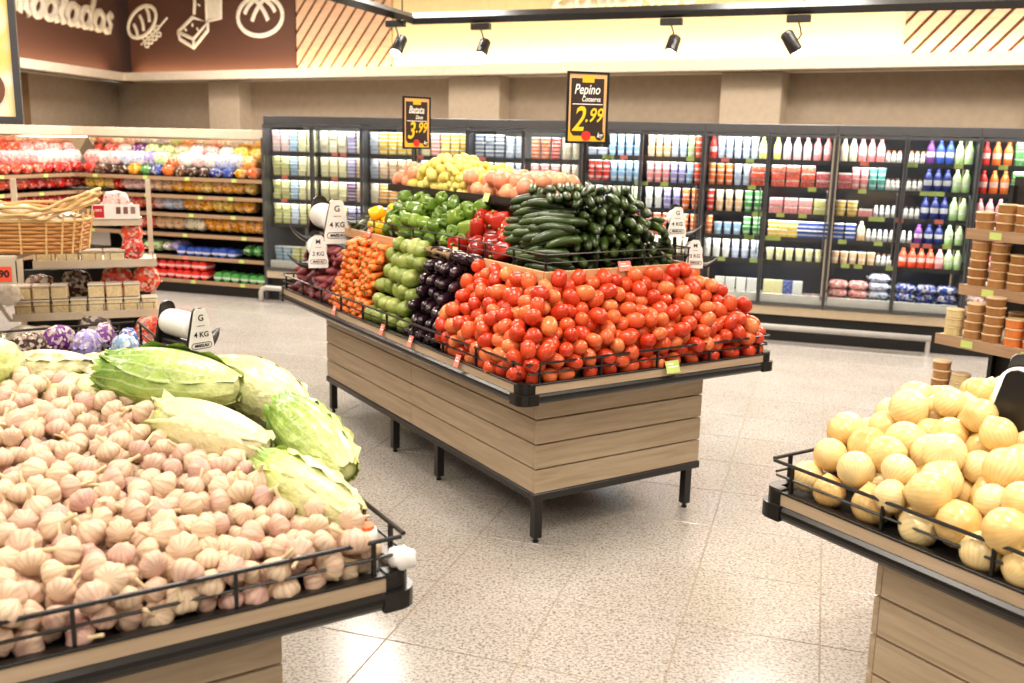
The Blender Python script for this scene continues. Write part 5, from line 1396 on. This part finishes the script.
shelf_row(*B1, BZ[0], .02 + .05, 2.36, PACKB, .15, ['red', 'brown', 'dark brown', 'amber', 'green', 'blue', 'orange', 'brown', 'dark brown', 'blue', 'blue', 'amber', 'orange'], 'bread_pack', 'bread pack standing', 'top back wall bread shelf', 'bread', depth=.10)
shelf_row(*B1, BZ[0] + .10, .07, 2.36, BAGS, .155, ['pink', 'white', 'pale pink', 'white and blue', 'lilac', 'pale green', 'orange', 'white', 'pale pink', 'white', 'white and blue', 'amber', 'yellow'], 'bread_bag', 'bread bag heaped', 'top back wall bread shelf', 'bread', depth=.16)
shelf_row(*B1, BZ[0] + .19, .2, 2.36, BAGS, .19, ['red', 'pale pink', 'purple', 'pale green', 'peach', 'white', 'pink', 'white', 'yellow', 'yellow'], 'bread_bag', 'bread bag lying high', 'top back wall bread shelf', 'bread', depth=.30)
shelf_row(*B1, BZ[1], .06, 2.36, BAGS, .128, ['yellow', 'yellow', 'red', 'pale pink', 'pale pink', 'peach', 'amber', 'amber', 'yellow', 'amber', 'amber', 'yellow'], 'bread_bag', 'bread bag in a row', 'second back wall bread shelf', 'bread', True, .16)
shelf_row(*B1, BZ[2], .06, 2.36, BAGS, .128, ['red', 'red', 'pink', 'orange red', 'pale pink', 'white and blue', 'amber', 'amber', 'yellow', 'amber', 'amber'], 'bread_bag', 'bread bag in a row', 'third back wall bread shelf', 'bread', True, .16)
shelf_row(*B1, BZ[3], .06, 1.62, BAGS, .128, ['brown', 'pale pink', 'orange red', 'peach', 'cream'], 'bread_bag', 'bread bag in a row', 'fourth back wall bread shelf', 'bread', True, .16)
shelf_row(*B1, BZ[3], 1.62, 2.38, BAGL, .105, ['amber'], 'toast_bag', 'toast bag stacked steep', 'fourth back wall bread shelf', 'bread', True, .19, 2, .06)
shelf_row(*B1, BZ[4], .7, 1.28, BAGL, .115, ['green', 'pale green', 'white', 'lilac'], 'toast_bag', 'toast bag leaning', 'fifth back wall bread shelf', 'bread', True, .18)
shelf_row(*B1, BZ[4], 1.28, 2.08, ROLLB, .106, ['blue'], 'biscuit_roll', 'round biscuit pack lying', 'fifth back wall bread shelf', 'biscuits', False, .12)
shelf_row(*B1, BZ[4], 2.08, 2.38, BAGL, .12, ['green'], 'toast_bag', 'toast bag on the right end', 'fifth back wall bread shelf', 'bread', True, .18)
shelf_row(*B1, BZ[5], .7, 1.74, ROLLB, .106, ['red'], 'biscuit_roll', 'round labelled biscuit pack', 'lowest back wall bread shelf', 'biscuits', False, .12, 2, .105)
shelf_row(*B1, BZ[5], 1.74, 2.38, ROLLB, .106, ['green'], 'biscuit_roll', 'round biscuit pack', 'lowest back wall bread shelf', 'biscuits', False, .12, 1)
LDV = np.array([math.cos(LA2), math.sin(LA2)]); LNN = U0
LL = (LO, LDV, LNN, LA2)
shelf_row(*LL, BZ[0], .1, 2.95, PACKB, .15, ['red', 'red', 'orange red', 'red'], 'bread_pack', 'bread pack standing', 'top left wall bread shelf', 'bread', depth=.1)
shelf_row(*LL, BZ[0] + .10, .1, 2.95, BAGS, .16, ['red', 'peach', 'pink', 'white'], 'bread_bag', 'bread bag heaped', 'top left wall bread shelf', 'bread', depth=.16)
shelf_row(*LL, BZ[0] + .19, .1, 2.95, BAGS, .2, ['red', 'orange red', 'pink'], 'bread_bag', 'bread bag lying high', 'top left wall bread shelf', 'bread', depth=.3)
for k, cc in ((1, ['red', 'orange red', 'red']), (2, ['yellow', 'red'])):
    shelf_row(*LL, BZ[k], .1, 2.95, BAGS, .135, cc, 'bread_bag', 'bread bag in a row', ['', 'second', 'third'][k] + ' left wall bread shelf', 'bread', True, .16)
blt = area_light('shelf_top_light', tuple((F0 - U0 * 1.2 + N0 * .9)) + (2.4,), 1.6, 22, (1, .92, .8), .3, tuple(F0 - U0 * 1.2) + (1.0,))

# ------------------------------------------------------------------ snack rack with nut boxes (left, behind the cabbages)
RA = math.radians(21)
RX = np.array([math.cos(RA), math.sin(RA)]); RN = np.array([RX[1], -RX[0]])      # RN towards the camera
RO = np.array([-2.13, 5.73])          # front right end
rk = thing('snack_rack', 'cream metal snack rack with nut boxes and bags behind the cabbages', 'rack', (RO[0], RO[1], 0), RA)
RW = .78
put('back_panel', MB().box(-RW, 0, .42, .45, 0.1, .90).mesh('back_panel', DARK), rk)
put('base', MB().box(-RW - .02, .05, -.14, .45, 0, .36, 0, .005).mesh('base', plain('rack_base', s(122, 98, 72), .6)), rk)
for xx in (-RW, -.03): put('upright', MB().box(xx, xx + .03, .38, .42, .36, 1.45).mesh('upright', CREAM), rk)
put('side_brace', MB().add([(-RW, .0, .66), (-RW, .02, .66), (-RW - .02, .0, .66), (-RW - .09, -.10, .86), (-RW - .09, -.08, .86), (-RW - .11, -.10, .86)], [(0, 1, 4, 3), (1, 2, 5, 4), (2, 0, 3, 5), (0, 2, 1), (3, 4, 5)]).mesh('side_brace', CREAM), rk)
RZS = [(1.235, .10, -.34, -.06), (.995, .05, -.66, .01), (.70, 0.0, -RW, .0)]
for z, y0, xa, xb in RZS:
    sh = put('shelf', MB().box(xa, xb, y0, .40, z - .035, z - .01).box(xa, xb, y0 - .012, y0, z - .04, z + .005).mesh('shelf', CREAM), rk)
    w_ = MB().tube([(xa + .01, y0 - .006, z + .045), (xb - .01, y0 - .006, z + .045)], .002, 4)
    for k in range(9): w_.tube([(xa + .02 + k * (xb - xa - .04) / 8, y0 - .006, z), (xa + .02 + k * (xb - xa - .04) / 8, y0 - .006, z + .045)], .002, 4)
    put('wire_front', w_.mesh('wire_front', GREYM), sh)
NUT = skin('nut_mix', [(0.0, s(190, 150, 100)), (.4, s(228, 206, 156)), (.7, s(242, 228, 188)), (1.0, s(170, 126, 84))], .5, 60, .25, .6, 90)
CLEARP = glass_mat('clear_plastic')
nutbox = MB().box(-.043, .043, -.045, .045, .002, .070, 0, .006).mesh('nut_box', NUT)
nutlid = MB().box(-.046, .046, -.048, .048, .072, .084, 0, .004).mesh('lid', plain('clear_lid', s(226, 220, 206), .2))
nutshell = MB().box(-.0455, .0455, -.0475, .0475, 0, .073, 0, .006).mesh('shell', CLEARP)
def rack_pt(x, y): return RO + RX * x - RN * y
for i in range(8):
    for hh in range(2 if i not in (3, 7) else 1):
        p = rack_pt(-RW + .055 + i * .0975, .06)
        o = put('nut_box', nutbox, None, (p[0], p[1], .692 + hh * .086), (0, 0, RA + rng.uniform(-.06, .06)), None, None, 'clear plastic box of mixed nuts on the lower snack rack shelf', 'box', 'nut boxes on the snack rack')
        put('lid', nutlid, o)
for i in range(4):
    p = rack_pt(-.60 + i * .125, .11)
    o = put('nut_box', nutbox, None, (p[0], p[1], .988), (0, 0, RA + rng.uniform(-.1, .1)), (1.3, 1, .8), None, 'flat clear box of pale nuts on the upper snack rack shelf', 'box', 'flat nut boxes on the snack rack')
    put('lid', nutlid, o)
CLB = skin('clear_bag_film', [(0.0, s(150, 120, 90)), (.35, s(206, 186, 160)), (.6, s(234, 226, 214)), (1.0, s(244, 240, 234))], .15, 34, .15, .9, 40)
SNB = me_bag(.2, .1, .17, 31); SNC = me_bag(.26, .16, .14, 33, CLB)
def snack(lab, x, y, z, me, col=None, rot=(0, 0, 0), sc=1.0, name='snack_bag'):
    p = rack_pt(x, y)
    put(name, me, None, (p[0], p[1], z), (rot[0], rot[1], RA + rot[2]), (sc, sc, sc), CN[col] if col else None, lab, 'bag', 'snack bags on the rack')
snack('large clear crinkled bag hanging at the left of the nut boxes', -RW - .10, -.02, .78, SNC, None, (.2, .3, .4), 1.1)
snack('clear bag of nuts low at the left under the nut boxes', -RW + .10, -.10, .46, SNC, None, (0, .1, .2), 1.35)
snack('clear bag of pale biscuits at the left picture edge', -RW - .24, -.02, .50, SNC, None, (.3, .1, .9), 1.2)
snack('clear bag standing on the upper rack shelf beside the basket', -.42, .22, 1.03, SNC, None, (.1, -.9, .2), .8)
snack('dark red snack bag behind the nut boxes', -.45, .28, .74, SNB, 'dark brown', (0, 0, .2))
snack('brown snack bag behind the left nut boxes', -.65, .28, .72, SNB, 'brown', (0, 0, -.2))
snack('orange red snack bag behind the right nut boxes', -.22, .24, .74, SNB, 'orange red', (0, 0, .1), 1.1)
snack('red snack bag at the right end above the nut boxes', -.07, .20, .78, SNB, 'orange red', (0, .2, .3), .9)
snack('red and white snack bag on the right of the upper rack shelf', -.12, .12, .99, SNB, 'red', (0, 0, .1), .75)
snack('orange red snack bag stacked on the upper rack shelf', -.12, .16, 1.08, SNB, 'orange red', (0, 0, -.2), .7)
snack('pale pink snack bag standing on the highest rack shelf', -.20, .26, 1.235, SNB, 'pale pink', (.1, 0, 0), .9)
snack('orange red bag low at the right end of the rack', -.05, -.06, .47, SNB, 'orange red', (0, .1, .1), 1.15)
snack('dark bag low in the middle of the rack', -.35, .02, .50, SNB, 'dark brown', (0, 0, .2), 1.1)
for i, (cn, bb, aa) in enumerate((('dark brown', .52, 2.72), ('dark brown', .38, 2.62), ('purple', .25, 2.74), ('lilac', .16, 2.60), ('purple', .07, 2.72), ('blue', -.0, 2.56), ('light blue', .04, 2.42))):
    w = to_world(TL, [(SW - .12 - bb, aa, ZD + .0)])[0]
    put('snack_bag', SNB, None, w, (0, 0, TH + .3 * i), (.8, .8, .8), CN[cn], '%s snack bag on the far end of the left stand, %s from the left' % (cn, ORD[i]), 'bag', 'snack bags on the left stand')
tg = thing('shelf_sign', 'white shelf sign with red offer panel on the highest rack shelf', 'sign', tuple(rack_pt(-.20, .08)) + (1.235,), RA)
put('sign_board', MB().box(-.13, .13, -.003, .003, .0, .085).mesh('sign_board', PAPER), tg)
put('red_panel', MB().box(-.125, -.065, -.005, -.003, .008, .078).mesh('red_panel', plain('offer_red', s(196, 30, 36), .5)), tg)
put('print_text', T_RED, tg, (-.095, -.006, .05), None, (.3, 1, .5))
for k in range(3): put('print_block', MB().box(.0 + k * .04, .025 + k * .04, -.005, -.003, .03, .07).mesh('print_block', plain('print_grey_%d' % k, s(110 + 20 * k, 60 + 30 * k, 50 + 30 * k), .6)), tg)

# basket on a low plinth in front of the rack, left picture edge
BC = np.array([-2.36, 5.06]); BA = math.radians(8)
pl = thing('display_plinth', 'cream display plinth under the wicker basket at the left edge', 'plinth', (BC[0], BC[1], 0), BA)
put('plinth_body', MB().box(-.66, -.54, -.06, .10, 0, 1.00, 0, .006).box(-.74, -.44, -.14, .2, 0, .03).mesh('plinth_body', DARK), pl)
put('plinth_top', MB().box(-.74, -.18, -.16, .24, 1.09, 1.115, 0, .004).box(-.66, -.54, -.02, .08, 1.0, 1.09).mesh('plinth_top', CREAM), pl)
put('tag_board', MB().box(-.70, -.185, -.165, -.161, .97, 1.10).mesh('tag_board', plain('tag_board', s(196, 182, 160), .5)), pl)
put('price_tag', MB().box(-.33, -.205, -.169, -.166, .985, 1.06).mesh('price_tag', plain('orange_tag', s(240, 84, 48), .5)), pl)
put('print_text', T_NUM, pl, (-.24, -.170, 1.022))
bk = thing('wicker_basket', 'long pale wicker basket with woven rim and raised end handle', 'basket', (BC[0], BC[1], 1.116), BA)
WICK = wood('wicker_cane', s(206, 158, 92), s(240, 208, 148), 'X', .5); WICKD = wood('wicker_dark', s(168, 108, 52), s(208, 150, 84), 'X', .55)
def ring(z, rx, ry, n=40, ph=0, amp=0.0, k=12):
    pts = []
    for i in range(n):
        a = 2 * math.pi * i / n
        w = 1 + amp * math.cos(k * a + ph)
        ca, sa = math.cos(a), math.sin(a)
        pts.append((-.24 + rx * w * math.copysign(abs(ca) ** .55, ca), .04 + ry * w * math.copysign(abs(sa) ** .55, sa), z))
    return pts
put('basket_floor', MB().prism([(p[0], p[1]) for p in ring(0, .33, .18)], .004, .014).mesh('basket_floor', WICKD), bk)
for k in range(9):
    z = .02 + k * .019; f = 1 + k * .012
    put('cane_row', MB().tube(ring(z, .33 * f, .18 * f, 60, math.pi * (k % 2), .016, 20), .0105, 6, closed=True).mesh('cane_row', WICKD if k < 8 else WICK, True), bk)
for i in range(20):
    a = 2 * math.pi * (i + .25) / 20; ca, sa = math.cos(a), math.sin(a)
    q = lambda f, z: (-.24 + .335 * f * math.copysign(abs(ca) ** .55, ca), .04 + .185 * f * math.copysign(abs(sa) ** .55, sa), z)
    put('stake', MB().tube([q(1.02, .005), q(1.06, .1), q(1.12, .21)], .006, 5).mesh('stake', WICK), bk)
for k in range(4):
    pts = []
    for (x, y, z) in ring(.19 + k * .016, .37 + .006 * (k % 2), .21 + .006 * (k % 2), 60, k * 1.7, .02, 15):
        e = max(0, (x + .24) / .37 - .55) / .45
        pts.append((x + .03 * e, y, z + .085 * e ** 1.5 + .008 * math.sin(40 * x + k * 2)))
    put('rim_cane', MB().tube(pts, .0095, 6, closed=True).mesh('rim_cane', WICK, True), bk)
for i, (x, cn, sc_) in enumerate(((-.42, 'yellow', .9), (-.34, 'white', 1.0), (-.22, 'white', 1.0), (-.08, 'pale pink', .9), (.03, 'lilac', .8))):
    c = Matrix.Translation((BC[0], BC[1], 1.135)) @ Matrix.Rotation(BA, 4, 'Z') @ Vector((x, .05, .05))
    put('wrapped_loaf', SNC if cn != 'yellow' else SNB, None, c, (.2, .3 + .1 * i, BA + .6 * i), (sc_, sc_, sc_ * 1.2), CN[cn], '%s wrapped loaf in the wicker basket, %s from the left' % (cn, ORD[i]), 'bread', 'wrapped loaves in the basket')

# ------------------------------------------------------------------ cookie rack with round tubs (right, behind the onions)
KO = np.array([2.44, 5.50])            # left end of the third shelf
ck = thing('cookie_rack', 'cream shelf rack of stacked round cookie tubs behind the onions', 'rack', (KO[0], KO[1], 0), TH - math.pi / 2)   # local x along -A, local y along +B
KD = {1: (1.305, .15, 0.02), 2: (.985, .14, .02), 3: (.705, 0.0, 0.0), 4: (.30, -.04, -.02)}
put('back_panel', MB().box(0.05, 1.6, .52, .55, 0, 1.6).mesh('back_panel', DARK), ck)
put('base', MB().box(0, 1.6, .0, .5, 0, .27).mesh('base', DARK), ck)
for k, (z, yo, xo) in KD.items():
    sh = put('shelf', MB().box(xo, 1.6, yo + .016, .52, z - .025, z).mesh('shelf', CREAM if k < 4 else DARK), ck)
    put('shelf_edge', MB().box(xo, 1.6, yo, yo + .016, z - .055, z + .004).mesh('shelf_edge', SHELFW if k < 4 else KICK), sh)
    for x in (.2, .55, .8): put('price_tag', MB().box(-.035, .035, -.002, 0, -.02, .02).mesh('price_tag', GREENTAG), sh, (x, yo - .001, z - .026))
for xx in (.06, .5, 1.0): put('upright', MB().box(xx - .012, xx + .012, .48, .52, 0, 1.55).mesh('upright', KICK), ck)
CK = skin('cookie_tub', [(0.0, s(132, 86, 44)), (.5, s(160, 112, 64)), (1.0, s(186, 140, 88))], .3, 30, .6, .2, 40)
CKO = skin('orange_cookie_tub', [(0.0, s(206, 104, 46)), (1.0, s(224, 132, 66))], .3, 30, .6); CKC = skin('cream_cookie_tub', [(0.0, s(206, 186, 132)), (1.0, s(226, 210, 160))], .3, 40, .5)
def me_ck(m): return MB().lathe([(0, 0), (.046, 0), (.049, .004), (.050, .040), (.0535, .041), (.0535, .046), (.049, .050), (0, .050)], 18, 0, None, [0, 0, 0, 1, 1, 1, 1]).mesh('tub', [m, plain('tub_lid_' + m.name, s(206, 176, 136), .25)], False)
CKM = {'brown': me_ck(CK), 'orange': me_ck(CKO), 'cream': me_ck(CKC)}
A_, B_ = -EA, EB
def ctub(shelf, col, n, x, y, label, sc=1.0):
    z = KD[shelf][0]
    for h in range(n):
        p = KO + A_ * (x + rng.uniform(-.004, .004)) + B_ * (KD[shelf][1] + y + rng.uniform(-.004, .004))
        put('cookie_tub', CKM[col], None, (p[0], p[1], z + h * .0505 * sc), (0, 0, rng.uniform(0, 6)), (sc, sc, sc), None, label, 'tub', label)
ORDK = ['first', 'second', 'third', 'fourth', 'fifth', 'sixth', 'seventh', 'eighth', 'ninth', 'tenth', 'eleventh', 'twelfth']
STK = {1: [('brown', 2), ('brown', 3), ('brown', 3), ('brown', 3), ('brown', 3)], 2: [('brown', 6), ('brown', 5), ('brown', 4), ('brown', 4), ('brown', 3)],
       3: [('cream', 3), ('brown', 4), ('brown', 5), ('orange', 3), ('orange', 4), ('orange', 4)], 4: [('brown', 5), ('cream', 4), ('cream', 3), ('brown', 3)]}
for k, st in STK.items():
    st = st + [(st[-1][0], 2 + (i * 7 + k) % 3) for i in range(11 - len(st))]
    for i, (c, n) in enumerate(st):
        ctub(k, c, n, KD[k][2] + .065 + i * .118, .07 + .01 * (i % 2), '%s round cookie tub, %s stack from the left on the %s cookie shelf' % (c, ORDK[i], ['', 'top', 'second', 'third', 'lowest'][k]))
ctub(3, 'brown', 3, .30, .30, 'brown round cookie tub in the back row of the third cookie shelf'); ctub(3, 'cream', 4, .55, .30, 'cream round cookie tub in the back row of the third cookie shelf')

bpy.context.view_layer.update()
print('objects', len(bpy.data.objects))
